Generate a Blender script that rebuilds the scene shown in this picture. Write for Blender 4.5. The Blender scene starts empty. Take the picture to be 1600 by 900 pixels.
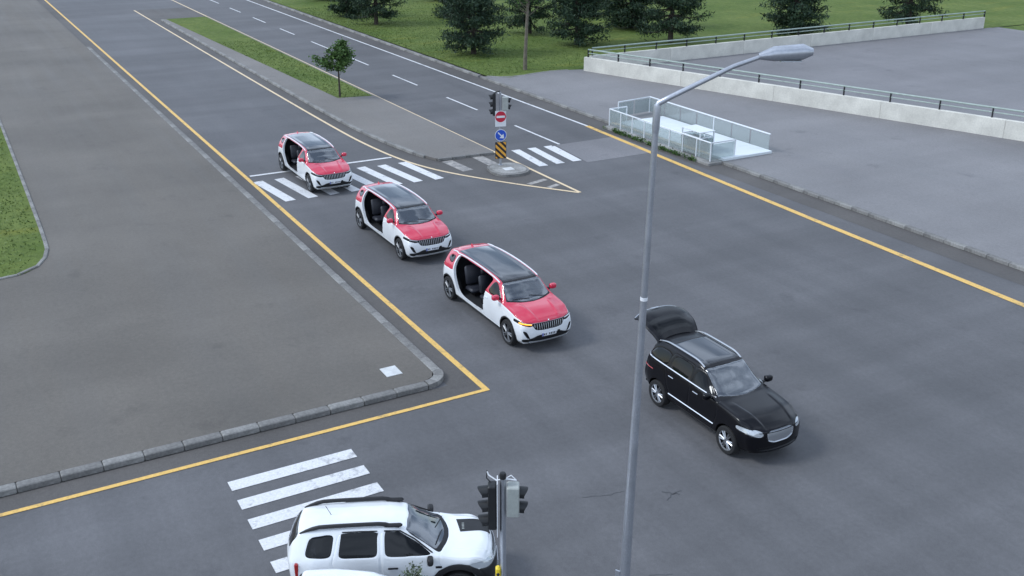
import bpy, bmesh, math, random
import numpy as np
from mathutils import Vector, Matrix
from mathutils.bvhtree import BVHTree
R = math.radians
random.seed(7)
SC = bpy.context.scene
COL = SC.collection

# ------------------------------------------------------------------ camera, sky, sun, exposure
cam_d = bpy.data.cameras.new('camera')
cam = bpy.data.objects.new('camera', cam_d); COL.objects.link(cam)
cam.location = (0, 0, 14.0)
cam.rotation_euler = (R(90 - 22.235), 0, R(60.9))
cam_d.sensor_width = 36.0
cam_d.lens = 36.0 * 1590 / 1600
cam_d.clip_start = 0.1
cam_d.clip_end = 3000
SC.camera = cam

SUN_EL, SUN_AZ = R(46), math.atan2(-.92, -.38)     # direction towards the sun, azimuth from +X
w = bpy.data.worlds.new('World'); SC.world = w; w.use_nodes = True
nt = w.node_tree; nt.nodes.clear()
sky = nt.nodes.new('ShaderNodeTexSky'); sky.sky_type = 'NISHITA'; sky.sun_disc = False
sky.sun_elevation = SUN_EL; sky.sun_rotation = math.pi / 2 - SUN_AZ
sky.air_density = 1.1; sky.dust_density = .4; sky.ozone_density = 1.0
tc = nt.nodes.new('ShaderNodeTexCoord')
cn = nt.nodes.new('ShaderNodeTexNoise'); cn.inputs['Scale'].default_value = 2.2; cn.inputs['Detail'].default_value = 6
cr = nt.nodes.new('ShaderNodeValToRGB'); cr.color_ramp.elements[0].position = .44; cr.color_ramp.elements[1].position = .60; cr.color_ramp.elements[0].color = (.22, .22, .22, 1)
mx = nt.nodes.new('ShaderNodeMix'); mx.data_type = 'RGBA'
mx.inputs['B'].default_value = (10.4, 12.2, 15.0, 1)
bg = nt.nodes.new('ShaderNodeBackground'); bg.inputs['Strength'].default_value = 0.095
out = nt.nodes.new('ShaderNodeOutputWorld')
L = nt.links.new
L(tc.outputs['Generated'], cn.inputs['Vector']); L(cn.outputs['Fac'], cr.inputs['Fac'])
L(cr.outputs['Color'], mx.inputs['Factor']); L(sky.outputs['Color'], mx.inputs['A'])
L(mx.outputs['Result'], bg.inputs['Color']); L(bg.outputs['Background'], out.inputs['Surface'])

sun_d = bpy.data.lights.new('sun', 'SUN'); sun_d.energy = 1.5; sun_d.angle = R(15); sun_d.color = (.95, .98, 1)
sun = bpy.data.objects.new('sun', sun_d); COL.objects.link(sun)
sd = Vector((math.cos(SUN_AZ) * math.cos(SUN_EL), math.sin(SUN_AZ) * math.cos(SUN_EL), math.sin(SUN_EL)))
sun.rotation_euler = sd.to_track_quat('Z', 'Y').to_euler(); sun.location = sd * 60
SC.view_settings.view_transform = 'Standard'; SC.view_settings.look = 'None'
SC.view_settings.gamma = 1.0; SC.view_settings.use_curve_mapping = False
SC.view_settings.exposure = 0.33

# ------------------------------------------------------------------ materials
def new_mat(name):
    m = bpy.data.materials.new(name); m.use_nodes = True
    return m, m.node_tree, m.node_tree.nodes['Principled BSDF']
def ramp2(t, a, b, ca, cb):
    r = t.nodes.new('ShaderNodeValToRGB')
    r.color_ramp.elements[0].position = a; r.color_ramp.elements[1].position = b
    r.color_ramp.elements[0].color = (*ca, 1); r.color_ramp.elements[1].color = (*cb, 1)
    return r
def noise(t, scale, detail=4, rough=.55, stretch=None, src=None):
    n = t.nodes.new('ShaderNodeTexNoise'); n.inputs['Scale'].default_value = scale
    n.inputs['Detail'].default_value = detail; n.inputs['Roughness'].default_value = rough
    c = t.nodes.new('ShaderNodeTexCoord')
    if stretch:
        mp = t.nodes.new('ShaderNodeMapping'); mp.inputs['Scale'].default_value = stretch
        t.links.new(c.outputs['Object'], mp.inputs['Vector']); t.links.new(mp.outputs['Vector'], n.inputs['Vector'])
    else:
        t.links.new(c.outputs['Object'], n.inputs['Vector'])
    return n
def mixc(t, fac, a, b, mode='MIX'):
    m = t.nodes.new('ShaderNodeMix'); m.data_type = 'RGBA'; m.blend_type = mode
    for s, v in (('Factor', fac), ('A', a), ('B', b)):
        if isinstance(v, (int, float)): m.inputs[s].default_value = v
        elif isinstance(v, tuple): m.inputs[s].default_value = (*v, 1)
        else: t.links.new(v, m.inputs[s])
    return m.outputs['Result']
def surf(name, col, rough=.8, var=.25, scale=1.2, fine=30, bump=.0, bscale=60, metal=0, coat=0, spec=.5, col2=None):
    """colour varied by two noises, optional fine relief"""
    m, t, p = new_mat(name)
    lo = tuple(c * (1 - var) for c in col); hi = tuple(min(1, c * (1 + var)) for c in (col2 or col))
    n1 = noise(t, scale, 5); n2 = noise(t, fine, 3)
    r1 = ramp2(t, .3, .7, lo, hi); t.links.new(n1.outputs['Fac'], r1.inputs['Fac'])
    r2 = ramp2(t, .3, .7, (1 - var * .6,) * 3, (1 + var * .5,) * 3); t.links.new(n2.outputs['Fac'], r2.inputs['Fac'])
    t.links.new(mixc(t, 1.0, r1.outputs['Color'], r2.outputs['Color'], 'MULTIPLY'), p.inputs['Base Color'])
    p.inputs['Roughness'].default_value = rough; p.inputs['Metallic'].default_value = metal
    p.inputs['Coat Weight'].default_value = coat; p.inputs['Specular IOR Level'].default_value = spec
    if bump:
        b = t.nodes.new('ShaderNodeBump'); b.inputs['Strength'].default_value = bump; b.inputs['Distance'].default_value = .02
        n3 = noise(t, bscale, 4); t.links.new(n3.outputs['Fac'], b.inputs['Height']); t.links.new(b.outputs['Normal'], p.inputs['Normal'])
    return m
def asphalt(name, base, tint=(1, 1, 1), streak=.16, blotch=.16):
    m, t, p = new_mat(name)
    c = tuple(base * k for k in tint)
    big = noise(t, .11, 5, .6); rb = ramp2(t, .3, .72, tuple(v * (1 - blotch) for v in c), tuple(v * (1 + blotch) for v in c))
    t.links.new(big.outputs['Fac'], rb.inputs['Fac'])
    sx = noise(t, .9, 4, .6, (.05, .9, 1)); rs = ramp2(t, .35, .7, (1 - streak,) * 3, (1 + streak,) * 3); t.links.new(sx.outputs['Fac'], rs.inputs['Fac'])
    sy = noise(t, .8, 4, .6, (.42, .05, 1)); ry = ramp2(t, .42, .66, (1 - streak * .6,) * 3, (1 + streak * 1.2,) * 3); t.links.new(sy.outputs['Fac'], ry.inputs['Fac'])
    gr = noise(t, 55, 3, .7); rg = ramp2(t, .25, .75, (.68,) * 3, (1.32,) * 3); t.links.new(gr.outputs['Fac'], rg.inputs['Fac'])
    g2 = noise(t, 7.5, 5, .75); rg2 = ramp2(t, .3, .7, (.88,) * 3, (1.12,) * 3); t.links.new(g2.outputs['Fac'], rg2.inputs['Fac'])
    st = noise(t, .55, 6, .65); rt = ramp2(t, .60, .72, (1, 1, 1), (.80, .80, .81)); t.links.new(st.outputs['Fac'], rt.inputs['Fac'])
    a = mixc(t, 1.0, rb.outputs['Color'], rs.outputs['Color'], 'MULTIPLY')
    a = mixc(t, 1.0, a, ry.outputs['Color'], 'MULTIPLY'); a = mixc(t, 1.0, a, rg.outputs['Color'], 'MULTIPLY')
    a = mixc(t, 1.0, a, rt.outputs['Color'], 'MULTIPLY'); a = mixc(t, 1.0, a, rg2.outputs['Color'], 'MULTIPLY')
    t.links.new(a, p.inputs['Base Color'])
    rr = ramp2(t, .3, .7, (.62,) * 3, (.82,) * 3); t.links.new(sx.outputs['Fac'], rr.inputs['Fac']); t.links.new(rr.outputs['Color'], p.inputs['Roughness'])
    p.inputs['Specular IOR Level'].default_value = .4
    b = t.nodes.new('ShaderNodeBump'); b.inputs['Strength'].default_value = .35; b.inputs['Distance'].default_value = .01
    t.links.new(gr.outputs['Fac'], b.inputs['Height']); t.links.new(b.outputs['Normal'], p.inputs['Normal'])
    return m
def paint_mark(name, col, worn, road, lo=.52, hi=.66):
    m, t, p = new_mat(name)
    n1 = noise(t, 3.2, 8, .72); n2 = noise(t, .5, 3)
    mth = t.nodes.new('ShaderNodeMath'); mth.operation = 'MULTIPLY_ADD'; mth.inputs[1].default_value = .35
    t.links.new(n2.outputs['Fac'], mth.inputs[0]); t.links.new(n1.outputs['Fac'], mth.inputs[2])
    r = ramp2(t, lo + .17, hi + .17, (0, 0, 0), (worn,) * 3); t.links.new(mth.outputs[0], r.inputs['Fac'])
    n3 = noise(t, 18, 3); r3 = ramp2(t, .3, .7, tuple(v * .85 for v in col), tuple(min(1, v * 1.08) for v in col)); t.links.new(n3.outputs['Fac'], r3.inputs['Fac'])
    t.links.new(mixc(t, r.outputs['Color'], r3.outputs['Color'], road), p.inputs['Base Color'])
    p.inputs['Roughness'].default_value = .6
    return m
def simple(name, col, rough=.5, metal=0, coat=0, spec=.5, emit=None):
    m, t, p = new_mat(name)
    p.inputs['Base Color'].default_value = (*col, 1); p.inputs['Roughness'].default_value = rough
    p.inputs['Metallic'].default_value = metal; p.inputs['Coat Weight'].default_value = coat; p.inputs['Specular IOR Level'].default_value = spec
    if emit:
        p.inputs['Emission Color'].default_value = (*emit[0], 1); p.inputs['Emission Strength'].default_value = emit[1]
    return m
def carpaint(name, col, rough=.28, dirt=.10, coat=1.0):
    m, t, p = new_mat(name)
    n = noise(t, 2.0, 6); r = ramp2(t, .35, .75, col, tuple(v * (1 - dirt) for v in col)); t.links.new(n.outputs['Fac'], r.inputs['Fac'])
    t.links.new(r.outputs['Color'], p.inputs['Base Color'])
    p.inputs['Specular IOR Level'].default_value = .5 * min(1, coat)
    p.inputs['Roughness'].default_value = rough; p.inputs['Coat Weight'].default_value = coat; p.inputs['Coat Roughness'].default_value = .04
    return m
def glass(name, tint, trans, rough=.02, ior=1.75, body=.03, bfac=.15):
    m, t, p = new_mat(name)
    t.nodes.remove(p); o = t.nodes['Material Output']
    tr = t.nodes.new('ShaderNodeBsdfTransparent'); tr.inputs['Color'].default_value = (*[v * trans for v in tint], 1)
    gl = t.nodes.new('ShaderNodeBsdfGlossy'); gl.inputs['Roughness'].default_value = rough; gl.inputs['Color'].default_value = (.95, .97, 1, 1)
    df = t.nodes.new('ShaderNodeBsdfDiffuse'); df.inputs['Color'].default_value = (*[v * body for v in tint], 1)
    a = t.nodes.new('ShaderNodeMixShader'); a.inputs['Fac'].default_value = bfac
    t.links.new(tr.outputs[0], a.inputs[1]); t.links.new(df.outputs[0], a.inputs[2])
    lw = t.nodes.new('ShaderNodeLayerWeight'); lw.inputs['Blend'].default_value = .5     # facing term works from both sides of a pane
    pw = t.nodes.new('ShaderNodeMath'); pw.operation = 'POWER'; pw.inputs[1].default_value = 3.6; t.links.new(lw.outputs['Facing'], pw.inputs[0])
    r0 = ((ior - 1) / (ior + 1))**2
    fr = t.nodes.new('ShaderNodeMath'); fr.operation = 'MULTIPLY_ADD'; fr.inputs[1].default_value = 1 - r0; fr.inputs[2].default_value = r0; t.links.new(pw.outputs[0], fr.inputs[0])
    b = t.nodes.new('ShaderNodeMixShader'); t.links.new(fr.outputs[0], b.inputs['Fac'])
    t.links.new(a.outputs[0], b.inputs[1]); t.links.new(gl.outputs[0], b.inputs[2]); t.links.new(b.outputs[0], o.inputs['Surface'])
    return m

ASPH = .102
M = {}
M['asphalt'] = asphalt('asphalt', ASPH, (1.02, 1.01, 1.06), .13, .15)
M['asphalt_old'] = asphalt('asphalt_old', .084, (1.08, 1.0, .95), .08, .2)
M['patch'] = asphalt('asphalt_patch', .172, (1.03, 1.0, 1.04), .06, .14)
M['plaza'] = asphalt('plaza_concrete', .19, (1.03, 1.0, 1.02), .05, .14)
M['pavement'] = asphalt('pavement_concrete', .108, (1.14, 1.03, .90), .05, .2)
M['island'] = asphalt('island_concrete', .156, (1.10, 1.02, .95), .05, .14)
M['kerb'] = surf('kerb_stone', (.19, .185, .178), .85, .34, 1.6, 14, .3)
M['kerb_light'] = surf('kerb_stone_light', (.25, .245, .235), .85, .36, 1.3, 14, .3)
M['white_mark'] = paint_mark('white_road_paint', (.66, .66, .67), .65, (.12, .12, .125), .54, .70)
M['dirty_mark'] = paint_mark('worn_road_paint', (.40, .37, .34), .8, (.11, .11, .115), .40, .62)
M['yellow_mark'] = paint_mark('yellow_road_paint', (.72, .45, .12), .65, (.14, .12, .09), .53, .70)
M['pale_mark'] = paint_mark('pale_yellow_road_paint', (.72, .56, .36), .6, (.12, .12, .12), .58, .72)
M['crack'] = simple('crack_bitumen', (.055, .058, .064), .7)
M['metal_plate'] = surf('cover_plate', (.55, .56, .56), .6, .15, 3, 40)
M['white_paint'] = carpaint('white_car_paint', (.80, .82, .84))
M['wheel_grey'] = simple('grey_wheel_paint', (.17, .175, .185), .35, .5)
M['red_paint'] = carpaint('red_car_paint', (.57, .011, .052), .3, .05)
M['black_paint'] = carpaint('black_car_paint', (.002, .002, .004), .3, .1, .35)
M['black_plastic'] = surf('black_plastic', (.010, .010, .012), .55, .2, 4, 30)
M['dark_trim'] = simple('dark_trim', (.006, .006, .008), .4, spec=.35)
M['rubber'] = surf('tyre_rubber', (.013, .013, .014), .8, .2, 6, 60)
M['alloy'] = simple('alloy_metal', (.42, .43, .45), .32, .9)
M['alloy_dark'] = simple('dark_alloy', (.10, .105, .115), .35, .8)
M['chrome'] = simple('chrome', (.75, .76, .78), .16, 1.0)
M['silver'] = simple('silver_trim', (.45, .47, .5), .3, .8)
M['dark_glass'] = glass('dark_glass', (.55, .6, .75), .02, ior=1.42, body=.012)
M['roof_glass'] = glass('roof_glass', (.30, .40, .70), .04, ior=1.85, body=.05)
M['clear_glass'] = glass('windscreen_glass', (.62, .78, 1.0), .34, ior=2.4, body=.11, bfac=.30)  # pale blue diffuse share paints in the hazy sky reflection
M['lamp_glass'] = simple('lamp_glass', (.50, .53, .56), .08, .3, 1.0)
M['amber'] = simple('amber_indicator', (.9, .32, .02), .2, 0, 1, .5, ((1, .36, .02), 1.6))
M['red_lamp'] = simple('red_lamp_plastic', (.35, .01, .01), .15, 0, 1)
M['cabin'] = surf('cabin_lining', (.008, .009, .012), .85, .2, 5, 30)
M['seat'] = surf('seat_leather', (.015, .017, .026), .5, .2, 4, 30)
M['plate'] = simple('number_plate', (.72, .74, .78), .4)
M['plate_blue'] = simple('plate_blue', (.02, .05, .35), .4)
M['ink'] = simple('black_ink', (.015, .015, .018), .5)
M['galv'] = surf('galvanised_steel', (.42, .44, .48), .36, .12, 2, 25, 0, metal=.7)
M['grey_box'] = surf('grey_housing', (.34, .36, .34), .55, .12, 4, 30)
M['black_housing'] = surf('black_housing', (.008, .009, .011), .5, .15, 5, 30)
M['lens_off_r'] = simple('red_lens', (.10, .008, .008), .2)
M['lens_off_y'] = simple('amber_lens', (.10, .05, .008), .2)
M['lens_off_g'] = simple('green_lens', (.008, .06, .03), .2)
M['sign_red'] = simple('sign_red', (.55, .02, .05), .4)
M['sign_white'] = simple('sign_white', (.75, .76, .78), .4)
M['sign_blue'] = simple('sign_blue', (.02, .09, .52), .4)
M['sign_orange'] = simple('sign_orange', (.80, .38, .05), .4)
M['yellow_box'] = simple('yellow_button_box', (.75, .55, .03), .4)
M['white_wall'] = surf('white_rendered_wall', (.62, .60, .54), .8, .14, .8, 12)
M['rail_green'] = surf('pale_green_rail', (.33, .40, .36), .45, .12, 3, 20)
M['white_rail'] = simple('white_metal_rail', (.72, .75, .78), .35, .1)
M['panel_glass'] = glass('balustrade_glass', (.90, .96, .96), .90, .08, 1.5, .52, .30)
M['frost'] = surf('pale_floor_slab', (.66, .70, .72), .5, .06, .6, 12)
M['bark'] = surf('bark', (.055, .045, .036), .95, .35, 5, 30, .5)
M['bark_pale'] = surf('pale_bark', (.15, .13, .10), .95, .3, 5, 30, .5)
def leaf_mat(name, a, b, c):
    m, t, p = new_mat(name)
    g = t.nodes.new('ShaderNodeNewGeometry')
    rp = ramp2(t, 0, 1, a, c); e = rp.color_ramp.elements.new(.55); e.color = (*b, 1)
    t.links.new(g.outputs['Random Per Island'], rp.inputs['Fac']); t.links.new(rp.outputs['Color'], p.inputs['Base Color'])
    p.inputs['Roughness'].default_value = .6; p.inputs['Specular IOR Level'].default_value = .25
    return m
M['needles'] = leaf_mat('pine_needles', (.013, .032, .021), (.026, .052, .030), (.056, .090, .044))
M['leaves'] = leaf_mat('green_leaves', (.035, .075, .018), (.06, .12, .03), (.11, .18, .05))
M['shrub_leaves'] = leaf_mat('shrub_leaves', (.05, .075, .04), (.09, .12, .065), (.15, .18, .10))
M['blades'] = leaf_mat('grass_blades', (.085, .135, .034), (.125, .18, .05), (.17, .22, .08))
def grass_mat():
    m, t, p = new_mat('lawn_grass')
    n1 = noise(t, .16, 5, .6); r1 = ramp2(t, .33, .68, (.078, .125, .027), (.135, .178, .050)); t.links.new(n1.outputs['Fac'], r1.inputs['Fac'])
    n2 = noise(t, 2.4, 6, .7); r2 = ramp2(t, .3, .72, (.7, .72, .7), (1.28, 1.22, 1.2)); t.links.new(n2.outputs['Fac'], r2.inputs['Fac'])
    n4 = noise(t, .5, 4, .6, (1, .25, 1)); r4 = ramp2(t, .56, .72, (1, 1, 1), (1.35, 1.12, .9)); t.links.new(n4.outputs['Fac'], r4.inputs['Fac'])
    a = mixc(t, 1.0, r1.outputs['Color'], r2.outputs['Color'], 'MULTIPLY'); a = mixc(t, 1.0, a, r4.outputs['Color'], 'MULTIPLY')
    t.links.new(a, p.inputs['Base Color']); p.inputs['Roughness'].default_value = .9; p.inputs['Specular IOR Level'].default_value = .15
    b = t.nodes.new('ShaderNodeBump'); b.inputs['Strength'].default_value = .6; b.inputs['Distance'].default_value = .08
    n3 = noise(t, 14, 4, .7); t.links.new(n3.outputs['Fac'], b.inputs['Height']); t.links.new(b.outputs['Normal'], p.inputs['Normal'])
    return m
M['grass'] = grass_mat()

# ------------------------------------------------------------------ helpers
def link(o, parent=None):
    COL.objects.link(o)
    if parent is not None: o.parent = parent
    return o
def tag(o, label=None, cat=None, group=None, kind=None):
    if label: o['label'] = label
    if cat: o['category'] = cat
    if group: o['group'] = group
    if kind: o['kind'] = kind
    return o
def empty(name, loc=(0, 0, 0), rz=0, label=None, cat=None, group=None):
    o = bpy.data.objects.new(name, None); o.empty_display_size = .3
    COL.objects.link(o); o.location = loc; o.rotation_euler = (0, 0, rz)
    return tag(o, label, cat, group)
KIDS = {}
def children(o): return [c for c in COL.objects if c.parent is o]
def copy_tree(o, parent=None):
    c = o.copy(); COL.objects.link(c); c.parent = parent
    for ch in list(o.children): copy_tree(ch, c)
    return c
class MB:
    """collects shapes, then links them as ONE mesh object"""
    def __init__(s): s.v = []; s.f = []
    def add(s, v, f):
        b = len(s.v); s.v += [tuple(p) for p in v]; s.f += [tuple(i + b for i in q) for q in f]; return s
    def box(s, c, d, rz=0, rot=None, bev=0):
        hx, hy, hz = (x / 2 for x in d)
        if bev:
            b = min(bev, hx * .9, hy * .9, hz * .9); pts = []
            prof = [(hx - b, hy), (hx, hy - b)]
            ring = []
            for sx, sy in ((1, 1), (-1, 1), (-1, -1), (1, -1)):
                q = [(sx * (hx - b), sy * hy), (sx * hx, sy * (hy - b))]
                if sx * sy > 0: q = q[::-1]
                ring += q
            inner = [(x * (hx - b) / hx, y * (hy - b) / hy) for x, y in ring]
            v = [(x, y, -hz + b) for x, y in ring] + [(x, y, hz - b) for x, y in ring] + [(x, y, hz) for x, y in inner] + [(x, y, -hz) for x, y in inner]
            f = []
            for k in range(8):
                n = (k + 1) % 8
                f += [(k, n, 8 + n, 8 + k), (8 + k, 8 + n, 16 + n, 16 + k), (24 + k, 24 + n, n, k)]
            f += [tuple(range(16, 24)), tuple(reversed(range(24, 32)))]
        else:
            v = [(x, y, z) for z in (-hz, hz) for x, y in ((-hx, -hy), (hx, -hy), (hx, hy), (-hx, hy))]
            f = [(3, 2, 1, 0), (4, 5, 6, 7), (0, 1, 5, 4), (1, 2, 6, 5), (2, 3, 7, 6), (3, 0, 4, 7)]
        m = rot if rot is not None else Matrix.Rotation(rz, 3, 'Z')
        return s.add([Vector(c) + m @ Vector(p) for p in v], f)
    def tube(s, pts, r, seg=8, cap=True):
        pts = [Vector(p) for p in pts]; n = len(pts)
        rs = r if isinstance(r, (list, tuple)) else [r] * n
        t0 = (pts[1] - pts[0]).normalized()
        ref = Vector((0, 0, 1)) if abs(t0.z) < .9 else Vector((1, 0, 0))
        v = []; side = t0.cross(ref).normalized()
        for i, p in enumerate(pts):
            t = (pts[min(i + 1, n - 1)] - pts[max(i - 1, 0)]).normalized()
            side = (side - t * side.dot(t)).normalized(); up = t.cross(side)
            for k in range(seg):
                a = 2 * math.pi * k / seg; v.append(p + (side * math.cos(a) + up * math.sin(a)) * rs[i])
        f = [(i * seg + k, i * seg + (k + 1) % seg, (i + 1) * seg + (k + 1) % seg, (i + 1) * seg + k) for i in range(n - 1) for k in range(seg)]
        if cap: f += [tuple(reversed(range(seg))), tuple(range((n - 1) * seg, n * seg))]
        return s.add(v, f)
    def lathe(s, prof, seg=24, mat=None):
        mat = mat or Matrix.Identity(4); v = []; n = len(prof)
        for k in range(seg):
            a = 2 * math.pi * k / seg
            for r, z in prof: v.append(mat @ Vector((r * math.cos(a), r * math.sin(a), z)))
        f = [(k * n + i, ((k + 1) % seg) * n + i, ((k + 1) % seg) * n + i + 1, k * n + i + 1) for k in range(seg) for i in range(n - 1)]
        return s.add(v, f)
    def prism(s, poly, z0, z1, mat=None):
        mat = mat or Matrix.Identity(4); n = len(poly)
        v = [mat @ Vector((x, y, z0)) for x, y in poly] + [mat @ Vector((x, y, z1)) for x, y in poly]
        f = [tuple(reversed(range(n))), tuple(range(n, 2 * n))] + [(i, (i + 1) % n, n + (i + 1) % n, n + i) for i in range(n)]
        return s.add(v, f)
    def build(s, name, mat, parent=None, smooth=False, angle=40):
        me = bpy.data.meshes.new(name); me.from_pydata(s.v, [], s.f); me.materials.append(mat)
        if smooth: me.shade_smooth(); me.set_sharp_from_angle(angle=R(angle))
        me.update()
        return link(bpy.data.objects.new(name, me), parent)
def sheet(name, poly, z, mat, parent=None, kind=None):
    me = bpy.data.meshes.new(name); me.from_pydata([(x, y, z) for x, y in poly], [], [tuple(range(len(poly)))])
    bm = bmesh.new(); bm.from_mesh(me); bmesh.ops.triangulate(bm, faces=bm.faces); bmesh.ops.recalc_face_normals(bm, faces=bm.faces)
    if bm.faces and sum(f.normal.z for f in bm.faces) < 0: bmesh.ops.reverse_faces(bm, faces=bm.faces)
    bm.to_mesh(me); bm.free(); me.materials.append(mat)
    return tag(link(bpy.data.objects.new(name, me), parent), kind=kind)
def slab(name, poly, z0, z1, mat, parent=None, kind=None):
    o = MB().prism(poly, z0, z1)
    me = bpy.data.meshes.new(name); me.from_pydata(o.v, [], o.f)
    bm = bmesh.new(); bm.from_mesh(me); bmesh.ops.recalc_face_normals(bm, faces=bm.faces); bmesh.ops.triangulate(bm, faces=[f for f in bm.faces if len(f.verts) > 4]); bm.to_mesh(me); bm.free()
    me.materials.append(mat)
    return tag(link(bpy.data.objects.new(name, me), parent), kind=kind)
def offset_line(pts, d):
    res = []
    for i, p in enumerate(pts):
        a = Vector(pts[max(i - 1, 0)]); b = Vector(pts[min(i + 1, len(pts) - 1)]); t = (b - a).normalized()
        res.append((p[0] - t.y * d, p[1] + t.x * d))
    return res
def strip(name, pts, wd, z, mat, parent):
    a = offset_line(pts, wd / 2); b = offset_line(pts, -wd / 2); n = len(pts)
    me = bpy.data.meshes.new(name)
    me.from_pydata([(x, y, z) for x, y in b + a], [], [(i, i + 1, n + i + 1, n + i) for i in range(n - 1)]); me.materials.append(mat)
    return link(bpy.data.objects.new(name, me), parent)
def resample(pts, step):
    P = [Vector(p) for p in pts]; outp = [P[0]]; acc = 0
    for a, b in zip(P, P[1:]):
        L_ = (b - a).length; t = step - acc
        while t <= L_: outp.append(a + (b - a) * (t / L_)); t += step
        acc = (acc + L_) % step
    return outp
def smooth_line(pts, n=3):
    P = [Vector(p) for p in pts]
    for _ in range(n):
        Q = [P[0]]
        for a, b in zip(P, P[1:]): Q += [a * .75 + b * .25, a * .25 + b * .75]
        P = Q + [P[-1]]
    return [tuple(p) for p in P]
def kerb_run(parent, pts, wd, z0, z1, mats, step=1.0, gap=.012):
    """single kerb stones laid end to end along a line; alike stones share a mesh"""
    P = resample(pts, step); shared = {}
    for i, (a, b) in enumerate(zip(P, P[1:])):
        L_ = (b - a).length; k = (round(L_, 2), i % len(mats))
        if k not in shared:
            shared[k] = MB().box((0, 0, (z0 + z1) / 2), (L_ - gap, wd, z1 - z0), bev=.022).build('kerb_stone', mats[i % len(mats)], parent)
            o = shared[k]
        else: o = link(bpy.data.objects.new('kerb_stone', shared[k].data), parent)
        c = (a + b) / 2; o.location = (c.x, c.y, random.uniform(-.008, .008)); o.rotation_euler = (0, 0, math.atan2(b.y - a.y, b.x - a.x) + random.uniform(-.006, .006))

# ------------------------------------------------------------------ setting: ground, roads, pavements
GROUND = sheet('ground', [(-900, -700), (700, -700), (700, 900), (-900, 900)], -.03, M['island'], kind='structure')
ROAD = sheet('road', [(-230, 12.0 - 1.2), (-60, 10.8), (-24, 10.8), (-24, -40), (24, -40), (24, 34.5), (-230, 34.5)], 0, M['asphalt'], kind='structure')
# darker gutter bands beside the kerbs
GB = sheet('gutter_band', [(-230, 33.1), (20, 33.1), (20, 34.45), (-230, 34.45)], .004, M['asphalt_old'], ROAD)
sheet('gutter_band', [(-200, 11.3), (-24.2, 11.3), (-24.2, -40), (-23.5, -40), (-23.5, 12.1), (-200, 12.1)], .004, M['asphalt_old'], ROAD)
isl_k = smooth_line([(-110, 20.5), (-70, 20.5), (-57.3, 20.5), (-52.3, 20.85), (-49.5, 21.2), (-48.0, 21.5), (-47.2, 21.75)])
isl_y = smooth_line([(-120, 19.55), (-70, 19.55), (-55, 19.65), (-51.5, 19.85), (-49.1, 20.1), (-47, 20.5), (-44.8, 21.3), (-41.6, 23.15), (-38.75, 25.2)])
sheet('gutter_band', isl_y + [(-120, 25.2)], .004, M['asphalt_old'], ROAD)
sheet('road_patch', [(-47.0, 28.9), (-47.05, 33.0), (-43.1, 32.8), (-43.1, 28.5)], .008, M['patch'], ROAD)
# road markings
strip('edge_line', [(-200, 33.0), (-75, 33.0), (-50, 32.95)], .17, .012, M['white_mark'], ROAD)
strip('edge_line', [(-50, 32.95), (-40, 32.4), (-30, 31.9), (-18, 31.4), (20, 31.2)], .30, .012, M['yellow_mark'], ROAD)
strip('edge_line', [(-200, 25.27), (-60, 25.27), (-38.75, 25.25)], .15, .012, M['pale_mark'], ROAD)
strip('edge_line', isl_y, .16, .013, M['pale_mark'], ROAD)
strip('edge_line', [(-200, 12.17), (-23.4, 12.17)], .19, .012, M['yellow_mark'], ROAD)
strip('edge_line', [(-23.42, 12.26), (-23.42, -30)], .15, .013, M['yellow_mark'], ROAD)
d0 = None
for k in range(-9, 4):
    x0 = -61.58 + 9.26 * k
    if x0 > -53: continue
    d = strip('lane_dash', [(x0, 29.25), (x0 + 4.5, 29.25)], .14, .012, M['white_mark'], ROAD)
strip('lane_dash', [(-52.2, 29.25), (-47.05, 29.2)], .15, .012, M['white_mark'], ROAD)
strip('stop_line', [(-49.05, 12.4), (-49.0, 19.95)], .22, .012, M['white_mark'], ROAD)
for k in range(-5, 2):
    y0 = 17.82 + 1.07 * k
    if y0 > 12.4: strip('zebra_stripe', [(-47.95 + (.15 if k > 0 else 0), y0), (-44.12, y0 + .45)], .50, .012, M['white_mark'], ROAD)
strip('zebra_stripe', [(-47.8, 20.05), (-44.05, 20.45)], .50, .011, M['white_mark'], ROAD)
for k in range(3):
    y0 = 26.45 + .98 * k
    strip('zebra_stripe', [(-47.15 + .05 * k, y0), (-43.6, y0 - .3 + .03 * k)], .50, .012, M['white_mark'], ROAD)
strip('zebra_stripe', [(-46.85, 29.2 - .6), (-43.6, 28.28)], .34, .013, M['white_mark'], ROAD)
strip('zebra_stripe', [(-46.9, 22.2), (-44.7, 22.35)], .62, .012, M['dirty_mark'], ROAD)
strip('zebra_stripe', [(-46.9, 24.0), (-45.0, 24.0)], .62, .012, M['dirty_mark'], ROAD)
strip('hatch_stripe', [(-41.1, 23.8), (-41.45, 24.95)], .30, .012, M['dirty_mark'], ROAD)
strip('hatch_stripe', [(-40.15, 24.35), (-40.4, 25.05)], .28, .012, M['dirty_mark'], ROAD)
for k in range(7):
    x0 = -22.0 + .90 * k
    strip('zebra_stripe', [(x0, 7.54), (x0, 4.3)], .44, .012, M['white_mark'], ROAD)
def crack(pts, wd):
    P = []
    for a, b in zip(pts, pts[1:]):
        for t in np.linspace(0, 1, 7)[:-1]:
            P.append((a[0] + (b[0] - a[0]) * t + random.uniform(-.03, .03), a[1] + (b[1] - a[1]) * t + random.uniform(-.02, .02)))
    strip('crack', P + [pts[-1]], wd, .005, M['crack'], ROAD)
crack([(-17.40, 11.65), (-17.22, 12.06), (-17.16, 12.4), (-17.12, 12.66)], .016)
crack([(-16.66, 13.45), (-16.5, 13.62), (-16.36, 13.78)], .03); crack([(-16.32, 13.35), (-16.45, 13.62), (-16.45, 13.9)], .025)
crack([(-14.2, 11.3), (-14.0, 11.75)], .02)

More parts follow.
